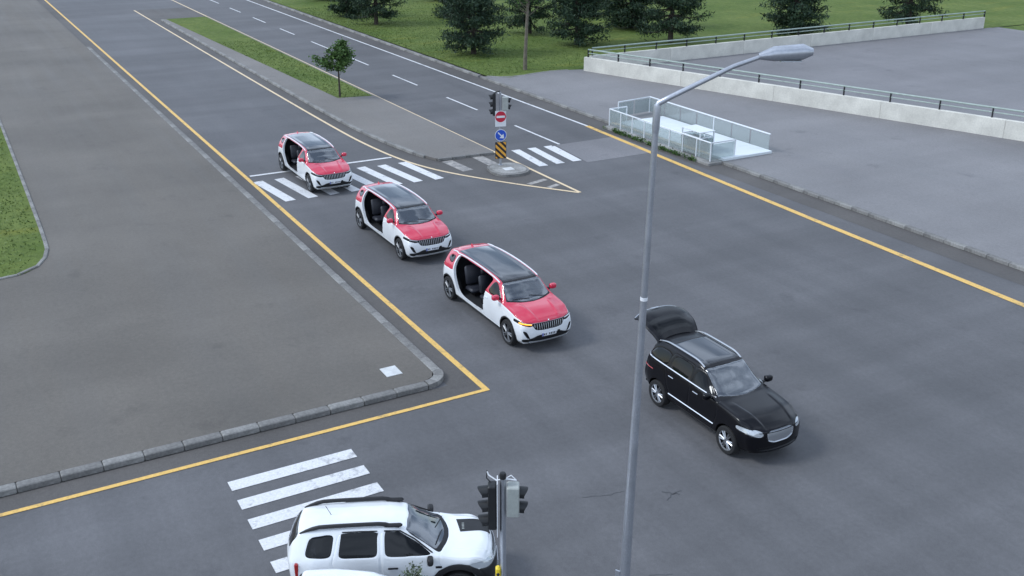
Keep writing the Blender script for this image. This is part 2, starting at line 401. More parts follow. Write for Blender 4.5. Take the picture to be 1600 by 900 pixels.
# near pavement with a rounded corner
PAV = slab('pavement', [(-200, 11.15), (-25.0, 11.18), (-24.7, 11.03), (-24.55, 10.73), (-24.55, -40), (-200, -40)], -.02, .148, M['pavement'], kind='structure')
kerb_run(PAV, [(-95.0, 11.32), (-25.0, 11.32)], .30, -.02, .158, [M['kerb'], M['kerb_light'], M['kerb'], M['kerb']], 1.0)
arc = [(-25.0 + .005 + .74 * math.sin(t), 10.73 + .74 * math.cos(t)) for t in np.linspace(0, math.pi / 2, 12)]
arc_i = [(-25.0 + .005 + .44 * math.sin(t), 10.73 + .44 * math.cos(t)) for t in np.linspace(math.pi / 2, 0, 12)]
for a_, b_ in ((0, 4), (4, 8), (8, 11)):
    slab('kerb_stone', arc[a_:b_ + 1] + arc_i[11 - b_:12 - a_], -.02, .158, M['kerb_light'] if a_ == 4 else M['kerb'], PAV)
kerb_run(PAV, [(-24.405, 10.72), (-24.405, -20)], .30, -.02, .158, [M['kerb'], M['kerb'], M['kerb_light']], 1.0)
cv = MB().box((0, 0, 0), (.60, .50, .02), bev=.006).build('cover_plate', M['metal_plate'], PAV); cv.location = (-25.6, 10.1, .154)
vg = smooth_line([(-200, 2.5), (-44, 2.5), (-40.5, 2.2), (-39, .6), (-38.8, -40)], 3)
VERGE = sheet('lawn', vg + [(-200, -40)], .17, M['grass'], kind='structure')
kerb_run(VERGE, [p for p in vg if p[0] > -110 and p[1] > -14], .16, .10, .20, [M['kerb_light'], M['kerb']], 1.0)
# island with its own kerb and strip of grass
ISL = slab('traffic_island', isl_k + [(-47.05, 25.05), (-110, 25.05)], -.02, .13, M['island'], kind='structure')
kerb_run(ISL, isl_k, .24, -.02, .145, [M['kerb_light'], M['kerb'], M['kerb_light']], 1.0)
kerb_run(ISL, [(-47.15, 21.8), (-47.0, 25.0)], .2, -.02, .14, [M['kerb']], .8)
sheet('island_grass', [(-110, 20.9), (-64.4, 22.6), (-63.9, 24.9), (-110, 24.9)], .136, M['grass'], ISL)
# far pavement, plaza and lawn
far_k = [(-200, 34.45), (-20, 34.45)]
LAWN = sheet('lawn', [(-400, 35.0), (-66, 35.0), (-64.9, 36.2), (-66.1, 40.1), (-65.4, 42.6), (-65, 130), (-400, 130)], .10, M['grass'], kind='structure')
PLZ = slab('plaza', [(-66.6, 34.6), (-20, 34.6), (40, 34.6), (40, 90), (-65, 90), (-65.4, 42.6), (-66.2, 40.1), (-65.2, 36.2)], -.02, .12, M['plaza'], kind='structure')
kerb_run(PLZ, [(-66.6, 34.5), (-20, 34.5)], .26, -.02, .145, [M['kerb'], M['kerb'], M['kerb_light']], 1.0)
sheet('lawn', [(-64.9, 90), (120, 90), (120, 260), (-64.9, 260)], .10, M['grass'], kind='structure')
sheet('lawn', [(-400, 130), (-65, 130), (-65, 260), (-400, 260)], .10, M['grass'], kind='structure')
kerb_run(LAWN, [(-130, 34.65), (-66.7, 34.55)], .30, -.02, .15, [M['kerb_light'], M['kerb']], 1.5)
kerb_run(PLZ, smooth_line([(-66.5, 34.9), (-65.2, 36.2), (-66.1, 40.1), (-65.5, 42.3)], 2), .16, -.02, .15, [M['kerb_light']], 1.0)
# ------------------------------------------------------------------ vehicles: lofted shells split into panels
def pchip(xs, ys):
    xs = np.array(xs, float); ys = np.array(ys, float); h = np.diff(xs); d = np.diff(ys) / h
    m = np.zeros(len(xs)); m[0] = d[0]; m[-1] = d[-1]
    for i in range(1, len(xs) - 1):
        if d[i - 1] * d[i] > 0:
            w1 = 2 * h[i] + h[i - 1]; w2 = h[i] + 2 * h[i - 1]; m[i] = (w1 + w2) / (w1 / d[i - 1] + w2 / d[i])
    def fn(x):
        x = np.clip(np.asarray(x, float), xs[0], xs[-1]); i = np.clip(np.searchsorted(xs, x) - 1, 0, len(xs) - 2)
        t = (x - xs[i]) / h[i]
        return ((2 * t**3 - 3 * t**2 + 1) * ys[i] + (t**3 - 2 * t**2 + t) * h[i] * m[i] + (-2 * t**3 + 3 * t**2) * ys[i + 1] + (t**3 - t**2) * h[i] * m[i + 1])
    return fn
def prof(*pairs): return pchip([p[0] for p in pairs], [p[1] for p in pairs])
def inpoly(px, py, poly):
    r = np.zeros(px.shape, bool); n = len(poly)
    for i in range(n):
        x1, y1 = poly[i]; x2, y2 = poly[(i + 1) % n]
        if y1 == y2: continue
        r ^= ((y1 > py) != (y2 > py)) & (px < (x2 - x1) * (py - y1) / (y2 - y1) + x1)
    return r
def rounded(poly, n=2, c=.18):
    P = [np.array(p, float) for p in poly]
    for _ in range(n):
        Q = []
        for i in range(len(P)):
            a, b = P[i], P[(i + 1) % len(P)]; Q += [a * (1 - c) + b * c, a * c + b * (1 - c)]
        P = Q
    return [tuple(p) for p in P]
def sstep(t): t = np.clip(t, 0, 1); return t * t * (3 - 2 * t)
class Shell:
    """body surface: stations along x, a control polygon per station, rounded and capped ends"""
    SEG = (4, 5, 20, 22, 26, 16, 24)
    def __init__(s, sp, dx=.024):
        s.sp = sp; xr, xf = sp['xr'], sp['xf']; rr = sp.get('round', .07)
        e = [rr * (1 - math.cos(t)) for t in np.linspace(0, math.pi / 2, 6)]
        xs = [xr + v for v in e] + list(np.arange(xr + rr + dx, xf - rr - dx / 2, dx)) + [xf - v for v in e[::-1]]
        S = len(xs); xs = np.array(xs)
        g = lambda k: sp[k](xs)
        zb, wb, wm, zm, wsh, zbe, wr, ze, zt = (g(k) for k in ('zb', 'wb', 'wm', 'zm', 'wsh', 'zbelt', 'wr', 'zedge', 'ztop'))
        cp = np.stack([np.stack(a, 1) for a in ((zb * 0, zb), (wb - .07, zb), (wb, zb + .09), (wm, zm), (wsh, zbe), (wr, ze), (wr * .62, zt - (zt - ze) * .30), (wr * 0, zt))], 1)   # S,8,2
        rows = []; vpar = []
        ext = np.concatenate([cp[:, 1:2], cp[:, 2:], cp[:, 6:7] * np.array([-1, 1])], 1)   # for catmull: idx shift
        for k in range(7):
            n = s.SEG[k]; t = (np.arange(n) / n)[None, :, None]
            if k < 2: p = cp[:, k:k + 1] * (1 - t) + cp[:, k + 1:k + 2] * t
            else:
                p0 = ext[:, k - 2:k - 1] if k > 2 else cp[:, 1:2]; p0 = cp[:, k - 1:k]; p1 = cp[:, k:k + 1]; p2 = cp[:, k + 1:k + 2]
                p3 = cp[:, k + 2:k + 3] if k < 6 else cp[:, 6:7] * np.array([-1, 1])
                T = sp.get('tension', .42)
                m1 = (p2 - p0) * T; m2 = (p3 - p1) * T
                d12 = np.linalg.norm(p2 - p1, axis=2, keepdims=True)
                for m_ in (m1, m2):
                    l = np.linalg.norm(m_, axis=2, keepdims=True); m_ *= np.minimum(1, d12 * 1.1 / np.maximum(l, 1e-6))
                p = ((2 * t**3 - 3 * t**2 + 1) * p1 + (t**3 - 2 * t**2 + t) * m1 + (-2 * t**3 + 3 * t**2) * p2 + (t**3 - t**2) * m2)
            rows.append(p); vpar += list(k + np.arange(n) / n)
        rows.append(cp[:, 7:8]); vpar.append(7.0)
        ring = np.concatenate(rows, 1); Mn = ring.shape[1]; vpar = np.array(vpar)
        # rounded ends
        dist = np.minimum(xs - xr, xf - xs); ins = np.where(dist < rr, rr - np.sqrt(np.maximum(0, rr * rr - (rr - dist)**2)), 0)
        zmid = (zb + zt)[:, None] / 2; hh = (zt - zb)[:, None] / 2
        ring[:, :, 0] = np.maximum(0, ring[:, :, 0] - ins[:, None] * (ring[:, :, 0] > .01)); ring[:, :, 1] = zmid + (ring[:, :, 1] - zmid) * (1 - np.minimum(.6, ins[:, None] * .6 / hh))
        V = []; Fq = []; vp = []
        full = np.concatenate([ring, ring[:, -2::-1] * np.array([-1, 1])], 1); fv = np.concatenate([vpar, vpar[-2::-1]]); m2 = full.shape[1]
        P = np.concatenate([np.repeat(xs[:, None, None], m2, 1), full], 2)
        V.append(P.reshape(-1, 3)); vp.append(np.tile(fv, S))
        i, j = np.meshgrid(np.arange(S - 1), np.arange(m2 - 1), indexing='ij'); a = (i * m2 + j).ravel()
        Fq.append(np.stack([a, a + m2, a + m2 + 1, a + 1], 1)[:, ::-1])
        base = S * m2; j1 = s.SEG[0]; K = 80
        for end in (0, S - 1):
            rg = ring[end][j1:]; n = len(rg); k = np.linspace(1, -1, K + 1)
            Y = rg[:, 0:1] * k[None]; Z = np.repeat(rg[:, 1:2], K + 1, 1); X = np.full_like(Y, xs[end])
            V.append(np.stack([X, Y, Z], 2).reshape(-1, 3)); vp.append(np.repeat(vpar[j1:], K + 1))
            i, j = np.meshgrid(np.arange(n - 1), np.arange(K), indexing='ij'); a = (i * (K + 1) + j).ravel() + base
            q = np.stack([a, a + 1, a + K + 2, a + K + 1], 1); Fq.append(q if end == 0 else q[:, ::-1]); base += n * (K + 1)
        V = np.concatenate(V); vp = np.concatenate(vp); F = np.concatenate(Fq)
        # taper, nose sweep and lean
        W = sp.get('W', .94); x, y, z = V[:, 0].copy(), V[:, 1], V[:, 2]
        sf = sstep((x - (xf - sp['Lf'])) / sp['Lf']); sr = sstep(((xr + sp['Lr']) - x) / sp['Lr'])
        V[:, 0] += sf * (-sp['cf'] * (np.abs(y) / W)**sp.get('pf', 2.5) + sp['leanf'](z)) + sr * (sp['cr'] * (np.abs(y) / W)**2.5 - sp['leanr'](z))
        if 'ridge' in sp:                                  # raised creases on the bonnet
            x0, x1, y0, y1, hh_ = sp['ridge']; m_ = sstep((V[:, 0] - x0) / .25) * sstep((x1 - V[:, 0]) / .25) * (vp > 4.3)
            yc = y0 + (y1 - y0) * (V[:, 0] - x0) / (x1 - x0); dd = np.abs(V[:, 1]) - yc
            V[:, 2] += m_ * hh_ * np.where(dd > 0, np.exp(-(dd / .13)**2), np.exp(-(dd / .035)**2))
        key = np.round(V / 2e-4).astype(np.int64); _, idx, inv = np.unique(key, axis=0, return_index=True, return_inverse=True)
        inv = inv.ravel(); V = V[idx]; s.vp = vp[idx]; F = inv[F]
        deg = (F[:, 0] == F[:, 1]).astype(int) + (F[:, 1] == F[:, 2]) + (F[:, 2] == F[:, 3]) + (F[:, 3] == F[:, 0])
        s.V = V; s.F = F[deg <= 1]
        a, b, c, d = (V[s.F[:, k]] for k in range(4)); fn = np.cross(c - a, d - b); s.fa = np.linalg.norm(fn, axis=1, keepdims=True)
        vn = np.zeros_like(V)
        for k in range(4): np.add.at(vn, s.F[:, k], fn)
        s.vn = vn / np.maximum(1e-9, np.linalg.norm(vn, axis=1, keepdims=True)); s.fn = fn / np.maximum(1e-9, s.fa)
        c = (a + b + c + d) / 4; s.c = c; s.x, s.y, s.z = c.T; s.ay = np.abs(s.y); s.nx, s.ny, s.nz = s.fn.T
        s.fv = (s.vp[s.F[:, 0]] + s.vp[s.F[:, 2]]) / 2
        s.cls = np.zeros(len(s.F), int); s.names = ['body']
        s._tree = None
    def paint(s, name, mask):
        if name not in s.names: s.names.append(name)
        s.cls[mask] = s.names.index(name)
    def has(s, name): return s.cls == s.names.index(name)
    def tree(s):
        if s._tree is None: s._tree = BVHTree.FromPolygons([tuple(v) for v in s.V], [tuple(dict.fromkeys(q)) for q in s.F.tolist()])
        return s._tree
    def front(s, y, z):
        h = s.tree().ray_cast(Vector((20, y, z)), Vector((-1, 0, 0))); return h[0], h[1]
    def side(s, x, z, sg=-1):
        h = s.tree().ray_cast(Vector((x, 20 * sg, z)), Vector((0, -sg, 0))); return h[0], h[1]
    def top(s, x, y):
        h = s.tree().ray_cast(Vector((x, y, 20)), Vector((0, 0, -1))); return h[0], h[1]
    def finish(s, groove=.007, recess=None, rim=None, it=16):
        """smooth the seams between panels, sink the grooves, return a dict class -> (V, F)"""
        recess = recess or {}; rim = rim or {}
        F, cls, V = s.F, s.cls, s.V.copy()
        e = np.concatenate([F[:, [0, 1]], F[:, [1, 2]], F[:, [2, 3]], F[:, [3, 0]]]); fi = np.tile(np.arange(len(F)), 4)
        ok = e[:, 0] != e[:, 1]; e = e[ok]; fi = fi[ok]; es = np.sort(e, 1)
        code = es[:, 0].astype(np.int64) * (len(V) + 1) + es[:, 1]; o = np.argsort(code, kind='stable'); cs = code[o]
        same = np.where(cs[:-1] == cs[1:])[0]; f1 = fi[o[same]]; f2 = fi[o[same + 1]]; ed = es[o[same]]
        bd = cls[f1] != cls[f2]; E = ed[bd]; c1 = cls[f1[bd]]; c2 = cls[f2[bd]]
        deg = np.zeros(len(V)); np.add.at(deg, E[:, 0], 1); np.add.at(deg, E[:, 1], 1); mv = deg == 2
        for _ in range(it):
            sm = np.zeros_like(V); np.add.at(sm, E[:, 0], V[E[:, 1]]); np.add.at(sm, E[:, 1], V[E[:, 0]])
            V[mv] = V[mv] * .45 + sm[mv] / 2 * .55
        bvert = deg > 0
        hole = [i for i, n in enumerate(s.names) if n.startswith('hole')]
        isn = ~(np.isin(c1, hole) | np.isin(c2, hole)); gv = np.zeros(len(V), bool); gv[E[isn].ravel()] = True
        Vg = V.copy(); Vg[gv] -= s.vn[gv] * groove
        outp = {}
        for ci, nm in enumerate(s.names):
            fm = cls == ci
            if not fm.any() or ci in hole: continue
            f = F[fm]; VV = Vg.copy()
            if nm in recess:
                iv = np.zeros(len(V), bool); iv[f.ravel()] = True; iv &= ~bvert; VV[iv] -= s.vn[iv] * recess[nm]
            extra_v = []; extra_f = []
            u, inv = np.unique(f.ravel(), return_inverse=True); fl = inv.reshape(-1, 4); vs = VV[u]
            # returns (rims) round holes
            hm = (np.isin(c1, hole) & (c2 == ci)) | (np.isin(c2, hole) & (c1 == ci))
            if hm.any():
                look = {k: i for i, k in enumerate(u.tolist())}; n0 = len(vs); mp = {}
                hn = np.where(np.isin(c1[hm], hole), c1[hm], c2[hm])
                for (p, q), h in zip(E[hm].tolist(), hn.tolist()):
                    d = rim.get(s.names[h], .05)
                    for r_ in (p, q):
                        if r_ not in mp:
                            mp[r_] = n0 + len(extra_v); w_ = VV[r_].copy(); w_[1] -= np.sign(w_[1]) * d; extra_v.append(w_)
                    extra_f.append((look[p], look[q], mp[q], mp[p]))
            vs = vs.tolist() + [tuple(w_) for w_ in extra_v]
            outp[nm] = (vs, [tuple(dict.fromkeys(q)) for q in fl.tolist()] + extra_f)
        return outp
def put(name, VF, mat, parent, smooth=True, split=False, label=None):
    V, F = VF
    res = []
    for sg in ((1, -1) if split else (0,)):
        if split:
            fs = [f for f in F if sum(V[i][1] for i in f) * sg > 0]
            if not fs: continue
            u = sorted({i for f in fs for i in f}); lk = {k: i for i, k in enumerate(u)}; vs = [V[i] for i in u]; fs = [tuple(lk[i] for i in f) for f in fs]
        else: vs, fs = V, F
        me = bpy.data.meshes.new(name); me.from_pydata([tuple(v) for v in vs], [], fs); me.materials.append(mat)
        if smooth: me.shade_smooth(); me.set_sharp_from_angle(angle=R(38))
        o = link(bpy.data.objects.new(name, me), parent); res.append(o)
        if label: o['label'] = label
    return res
ROTX = Matrix.Rotation(math.pi / 2, 4, 'X')    # lathe axis z -> -y
def wheel(parent, x, y, rad, wd, spokes=5, rim_mat=None, sg=-1, twin=True, rimr=.70):
    """wheel standing at (x, y); sg = outer side"""
    rim_mat = rim_mat or M['alloy']
    A = Matrix.Translation((0, 0, 0)) @ Matrix.Rotation(-sg * math.pi / 2, 4, 'X')   # local z -> outward
    rr = rad * rimr
    hub = MB().lathe([(rr * .98, -wd * .45), (rr * .98, wd * .30)], 28, A).lathe([(.02, wd * .02), (rr * .96, wd * .02)], 28, A).build('wheel', M['dark_trim'], parent, True)
    hub.location = (x, y, rad)
    MB().lathe([(rr, -wd / 2), (rad * .93, -wd / 2), (rad * .99, -wd * .36), (rad, -wd * .2), (rad, wd * .2), (rad * .99, wd * .36), (rad * .93, wd / 2), (rr * 1.02, wd / 2 + .004), (rr, wd * .46)], 36, A).build('tyre', M['rubber'], hub, True)
    rm = MB().lathe([(rr * .90, wd * .36), (rr * .93, wd * .44), (rr * 1.0, wd * .46), (rr * 1.0, wd * .30)], 32, A)
    for k in range(spokes):
        for off in ((-.13, .13) if twin else (0,)):
            a0 = 2 * math.pi * k / spokes; a1 = a0 + off * 1.25
            p0 = A @ Vector((.05 * math.cos(a0 + off * 2), .05 * math.sin(a0 + off * 2), wd * .40)); p1 = A @ Vector((rr * .95 * math.cos(a1), rr * .95 * math.sin(a1), wd * .38))
            rm.tube([p0, p1], [rr * .085, rr * .075] if twin else [rr * .17, rr * .13], 4)
    rm.lathe([(0, wd * .46), (.045, wd * .455), (.06, wd * .40), (.06, wd * .2)], 14, A)
    rm.build('rim', rim_mat, hub, True)
    return hub
def surf_strip(s, parent, name, pts, kind, wd, th, mat, seg=6, off=.0):
    """bar following the shell through (a, b) samples"""
    P = []
    for p in pts:
        h = s.front(*p) if kind == 'front' else s.side(p[0], p[1], -1) if kind == 'right' else s.side(p[0], p[1], 1) if kind == 'left' else s.top(*p)
        if h[0] is not None: P.append(h[0] + h[1] * off)
    return MB().tube(P, wd, seg).build(name, mat, parent, True)
def mirror_mb(sg, sz=(.13, .24, .17)):
    m = MB(); bm = bmesh.new(); bmesh.ops.create_uvsphere(bm, u_segments=16, v_segments=10, radius=.5)
    vs = []
    for v in bm.verts:
        x, y, z = v.co
        q = lambda t: math.copysign((abs(t) * 2) ** .62 / 2, t)
        vs.append((q(x) * sz[0] * (1 if x > 0 else .55) , q(y) * sz[1], q(z) * sz[2]))
    m.add(vs, [tuple(v.index for v in f.verts) for f in bm.faces]); bm.free()
    return m
def add_mirror(root, x, y, z, sg, mat, sz=(.13, .24, .17)):
    o = mirror_mb(sg, sz).build('wing_mirror', mat, root, True, 60); o.location = (x, y, z)
    MB().box((-sz[0] * .30, 0, 0), (.006, sz[1] * .82, sz[2] * .72), bev=.002).build('mirror_glass', M['dark_glass'], o)
    MB().tube([(0, -sg * sz[1] * .35, -sz[2] * .3), (-.02, -sg * sz[1] * .85, -sz[2] * .45)], [.035, .05], 6).build('mirror_arm', M['black_plastic'], o, True)
    return o
def car_seat(root, x, y, zf, w=.50, h=.62, mat=None):
    mat = mat or M['seat']
    s = MB().box((0, 0, 0), (.52, w, .16), bev=.05).build('seat', mat, root, True, 60); s.location = (x, y, zf)
    MB().box((-.27, 0, .10 + h / 2), (.15, w * .96, h), rot=Matrix.Rotation(R(-12), 3, 'Y'), bev=.05).build('backrest', mat, s, True, 60)
    MB().box((-.36, 0, .22 + h), (.10, w * .5, .19), rot=Matrix.Rotation(R(-8), 3, 'Y'), bev=.04).build('headrest', mat, s, True, 60)
    MB().box((-.08, 0, -.16), (.36, w * .7, .18)).build('seat_base', M['dark_trim'], s)
    return s
LETTERS = {'3': ['111', '001', '111', '001', '111'], '4': ['101', '101', '111', '001', '001'], 'T': ['111', '010', '010', '010', '010'], 'O': ['111', '101', '101', '101', '111']}

def limousine():
    WB = 4.27
    sp = dict(ridge=(4.15, 5.30, .52, .36, .022), xr=-.88, xf=5.29, Lf=.75, Lr=.6, cf=.20, cr=.20, W=.985, round=.09,
        leanf=prof((.2, -.10), (.40, -.02), (.62, 0), (.80, -.02), (.98, -.07), (1.2, -.13)), leanr=prof((.3, -.06), (.6, .0), (1.0, -.02), (1.8, -.06)),
        zb=prof((-.88, .42), (-.3, .30), (.5, .27), (3.8, .27), (4.7, .28), (5.27, .30)),
        wb=prof((-.88, .78), (-.3, .94), (.5, .945), (3.8, .945), (4.6, .94), (5.29, .87)),
        wm=prof((-.88, .86), (-.3, .98), (.4, .985), (2.2, .975), (3.8, .985), (4.6, .985), (5.29, .93)),
        zm=prof((-.88, .80), (1, .76), (4, .76), (5.29, .72)),
        wsh=prof((-.88, .78), (-.3, .92), (.5, .94), (3.7, .94), (4.6, .925), (5.29, .87)),
        zbelt=prof((-.88, 1.16), (-.3, 1.28), (.6, 1.27), (2.5, 1.25), (3.7, 1.24), (4.3, 1.20), (4.8, 1.13), (5.1, 1.06), (5.29, 1.0)),
        wr=prof((-.88, .64), (-.45, .63), (0, .67), (1.5, .70), (3.2, .69), (3.6, .73), (4.0, .80), (4.3, .81), (4.9, .78), (5.29, .72)),
        zedge=prof((-.88, 1.20), (-.62, 1.45), (-.40, 1.68), (0, 1.755), (1, 1.815), (2, 1.825), (2.9, 1.79), (3.4, 1.70), (3.72, 1.49), (3.98, 1.30), (4.2, 1.255), (4.6, 1.21), (5.0, 1.135), (5.17, 1.085), (5.29, 1.03)),
        ztop=prof((-.88, 1.22), (-.62, 1.50), (-.40, 1.75), (0, 1.83), (1, 1.875), (2, 1.875), (2.9, 1.85), (3.45, 1.76), (3.82, 1.52), (4.15, 1.31), (4.3, 1.29), (4.6, 1.26), (5.0, 1.18), (5.17, 1.12), (5.29, 1.05)))
    s = Shell(sp); x, y, z, ay, v = s.x, s.y, s.z, s.ay, s.fv
    sideish = (v > 1.2) & (v < 5.05)
    beltline = np.interp(x, [-.9, .5, 2.6, 3.9, 4.5, 5.0, 5.3], [1.14, 1.22, 1.275, 1.245, 1.17, 1.05, .955])
    opening = rounded([(.92, .45), (.68, .66), (.50, .97), (.38, 1.25), (.34, 1.48), (.42, 1.73), (.75, 1.80), (2.2, 1.80), (2.98, 1.765), (2.86, 1.55), (2.70, 1.28), (2.64, .9), (2.60, .47)], 2)
    oc = np.array([1.75, 1.1])
    ring = [tuple(oc + (np.array(p) - oc) * np.array([1.06, 1.04])) for p in opening]
    red = (z > beltline) | ((x > 4.85) & (ay < .70) & (z > .925))
    s.paint('upper_body', red)
    s.paint('hood', (v > 4.12) & (x > 4.02 - .10 * (ay / .8)**2) & red)
    s.paint('body', sideish & inpoly(x, z, ring) & (x < 1.0) & (z < 1.76))
    s.paint('front_door', sideish & inpoly(x, z, [(2.60, .44), (2.64, .9), (2.72, beltline[0] * 0 + 1.29), (3.86, 1.25), (3.93, .95), (3.86, .66), (3.74, .44)]))
    s.paint('rear_door', sideish & (y > 0) & inpoly(x, z, opening))
    s.paint('door_window', sideish & inpoly(x, z, rounded([(2.80, 1.31), (3.05, 1.72), (3.25, 1.69), (3.50, 1.53), (3.76, 1.31)], 1)))
    s.paint('door_window', sideish & (y > 0) & inpoly(x, z, rounded([(.86, 1.32), (.95, 1.64), (1.3, 1.70), (2.9, 1.67), (2.66, 1.32)], 1)))
    s.paint('quarter_window', sideish & inpoly(x, z, rounded([(-.26, 1.50), (-.14, 1.64), (.24, 1.69), (.20, 1.44), (.05, 1.40)], 1)))
    s.paint('roof_glass', (v > 5.22) & (x > .18) & (x < 3.34 - .05 * (ay / .6)**2))
    s.paint('roof_header', (v > 5.22) & (x >= 3.34 - .05 * (ay / .6)**2) & (x < 3.46))
    s.paint('windscreen', (v > 5.06) & (x > 3.46 - .06 * (ay / .6)**2) & (x < 4.16 - .22 * (ay / .72)**2))
    s.paint('windscreen_frame', ((v > 4.98) & (x > 3.44) & (x < 4.19 - .20 * (ay / .72)**2)) & ~s.has('windscreen') & ~s.has('roof_header') & (v > 5.0) | ((v > 4.9) & (x >= 4.16 - .22 * (ay / .72)**2) & (x < 4.22 - .22 * (ay / .72)**2)))
    s.paint('rear_window', (v > 5.1) & (x < -.42) & (z > 1.3))
    fr = (x > 4.55)
    s.paint('grille', fr & (s.nx > .4) & inpoly(y, z, rounded([(-.58, .985), (.58, .985), (.55, .88), (.45, .745), (-.45, .745), (-.55, .88)], 1)))
    hl = [(.50, .985), (.50, .915), (.66, .885), (1.02, .985), (1.02, 1.075), (.78, 1.02)]
    s.paint('headlight', fr & (x > 4.62) & inpoly(ay, z, hl) & (s.nx > .05))
    s.paint('air_intake', fr & (s.nx > .2) & inpoly(ay, z, [(.66, .49), (.76, .73), (.90, .79), (.84, .65), (.75, .51)]))
    s.paint('lower_grille', fr & (s.nx > .2) & inpoly(ay, z, rounded([(-.2, .60), (.40, .60), (.62, .50), (.98, .46), (.98, .28), (-.2, .28)], 1)))
    s.paint('skid_plate', fr & (z < .405) & (z > .355) & (ay < .72) & (s.nx > .1))
    for nm_, a_, b_ in (('sill_trim', .3, 3.9), ('sill_trim#', -2, .3), ('sill_trim##', 3.9, 4.55)): s.paint(nm_, (v < 2.35) & (z < .385) & (x < b_) & (x >= a_) & (v > 1))
    RW = .425
    for xw in (0, WB): s.paint('arch_trim' if xw else 'arch_trim#', (v > 1.0) & (v < 4.3) & (ay > .5) & ((x - xw)**2 + (z - RW)**2 < .535**2))
    for xw in (0, WB): s.paint('hole_wheel', (v > 1.0) & (v < 4.3) & (ay > .5) & ((x - xw)**2 + (z - RW)**2 < .495**2) | ((v <= 1.0) & (abs(x - xw) < .42) & (ay > .5)))
    s.paint('hole_door', sideish & (y < 0) & inpoly(x, z, opening))
    out_ = s.finish(recess=dict(grille=.035, air_intake=.05, lower_grille=.06, headlight=.012, windscreen=.004), rim=dict(hole_wheel=.30, hole_door=.09))
    root = empty('limousine')
    pm = dict(body='white_paint', upper_body='red_paint', hood='red_paint', front_door='white_paint', rear_door='white_paint', door_window='dark_glass', quarter_window='dark_glass', roof_glass='roof_glass', roof_header='dark_trim', windscreen='clear_glass', windscreen_frame='dark_trim', rear_window='dark_glass', grille='dark_trim', headlight='lamp_glass', air_intake='dark_trim', lower_grille='black_plastic', skid_plate='silver', sill_trim='black_plastic', arch_trim='black_plastic')
    objs = {}
    for nm, vf in out_.items(): objs[nm] = put(nm.rstrip('#'), vf, M[pm[nm.rstrip('#')]], root, split=nm.rstrip('#') in ('front_door', 'rear_door', 'door_window', 'quarter_window', 'headlight', 'air_intake', 'arch_trim', 'sill_trim'))
    # dark slim lamp housings with a bright strip
    for o in objs['headlight']:
        o.data.materials.clear(); o.data.materials.append(M['dark_trim']); sg = 1 if o.data.vertices[0].co.y > 0 else -1
        h = []
        for t in np.linspace(0, 1, 9):
            q = s.front(sg * (.58 + .27 * t), .965 + .04 * t)
            if q[0] is not None: h.append(q[0] + q[1] * .012)
        MB().tube(h, .016, 6).build('light_strip', M['lamp_glass'], o, True)
    g = objs['grille'][0]
    for k in range(14):
        yy = -.50 + 1.0 * k / 13; z0 = .765 if abs(yy) < .43 else .765 + (abs(yy) - .43) * 1.4
        P = [s.front(yy, zz)[0] + Vector((.006, 0, 0)) for zz in np.linspace(z0, .965, 5)]
        MB().tube(P, .0115, 5).build('grille_bar', M['silver'], g, True)
    P = [s.front(yy, .985)[0] + Vector((.004, 0, .004)) for yy in np.linspace(-.57, .57, 15)]
    MB().tube(P, .007, 5).build('grille_trim', M['silver'], g, True)
    # plate in its recess, a little to the car's right of centre
    pc, pn = s.front(0, .60)
    pl = MB().box((pc.x + .012, -.03, .60), (.016, .52, .115), bev=.004).build('number_plate', M['plate'], root)
    MB().box((pc.x + .021, -.03 - .235, .60), (.004, .045, .105)).build('plate_band', M['plate_blue'], pl)
    for k in range(7):
        if k in (2,): continue
        MB().box((pc.x + .0215, -.03 - .175 + .062 * k, .60), (.004, .030 if k % 2 else .036, .062)).build('plate_mark', M['ink'], pl)
    MB().box((pc.x - .0, .33, .60), (.03, .09, .10), bev=.01).build('sensor', M['dark_trim'], root)
    # emblem on the bonnet edge
    q, n_ = s.front(0, 1.025)
    MB().lathe([(0, .005), (.022, .004), (.026, 0)], 14, Matrix.Translation(q + n_ * .004) @ n_.to_track_quat('Z', 'Y').to_matrix().to_4x4()).build('emblem', M['chrome'], root, True)
    for sg in (-1, 1):
        add_mirror(root, 3.66, sg * 1.07, 1.42, sg, M['red_paint'], (.20, .25, .18))
        rl = []
        for xx in np.linspace(-.12, 3.30, 24):
            q, n_ = s.top(xx, sg * (.70 if xx > .2 else .67)); rl.append(q + Vector((0, sg * .0, .018 + .012 * math.sin(math.pi * (xx + .12) / 3.42))))
        MB().tube(rl, .024, 6).build('roof_rail', M['white_rail'], root, True)
        q, n_ = s.side(2.83, 1.12, sg)
        MB().box(q + Vector((0, sg * .012, 0)), (.20, .024, .032), bev=.008).build('door_handle', M['white_paint'], root)
        # wipers
        a = s.top(4.05, sg * .08 + .22)[0]; 
        P = [s.top(4.08 - .10 * t, .42 * (1 - t) * 1.4 * 1 - (0 if sg > 0 else .62))[0] + Vector((0, 0, .016)) for t in np.linspace(0, 1, 6)]
        MB().tube(P, .008, 5).build('wiper', M['dark_trim'], root)
        o = MB().box((0, 0, 0), (.06, .34, .10), bev=.02).build('tail_light', M['red_lamp'], root); q = s.side(-.60, 1.16, sg)[0]; o.location = (q.x - .07, q.y - sg * .15, 1.16); o.rotation_euler = (0, 0, -sg * .5)
    # shark fin aerial
    q = s.top(.02, 0)[0]
    MB().add([(q.x - .10, -.03, q.z - .01), (q.x + .10, -.012, q.z - .01), (q.x + .10, .012, q.z - .01), (q.x - .10, .03, q.z - .01), (q.x - .09, 0, q.z + .085)], [(0, 1, 4), (1, 2, 4), (2, 3, 4), (3, 0, 4)]).build('aerial', M['red_paint'], root)
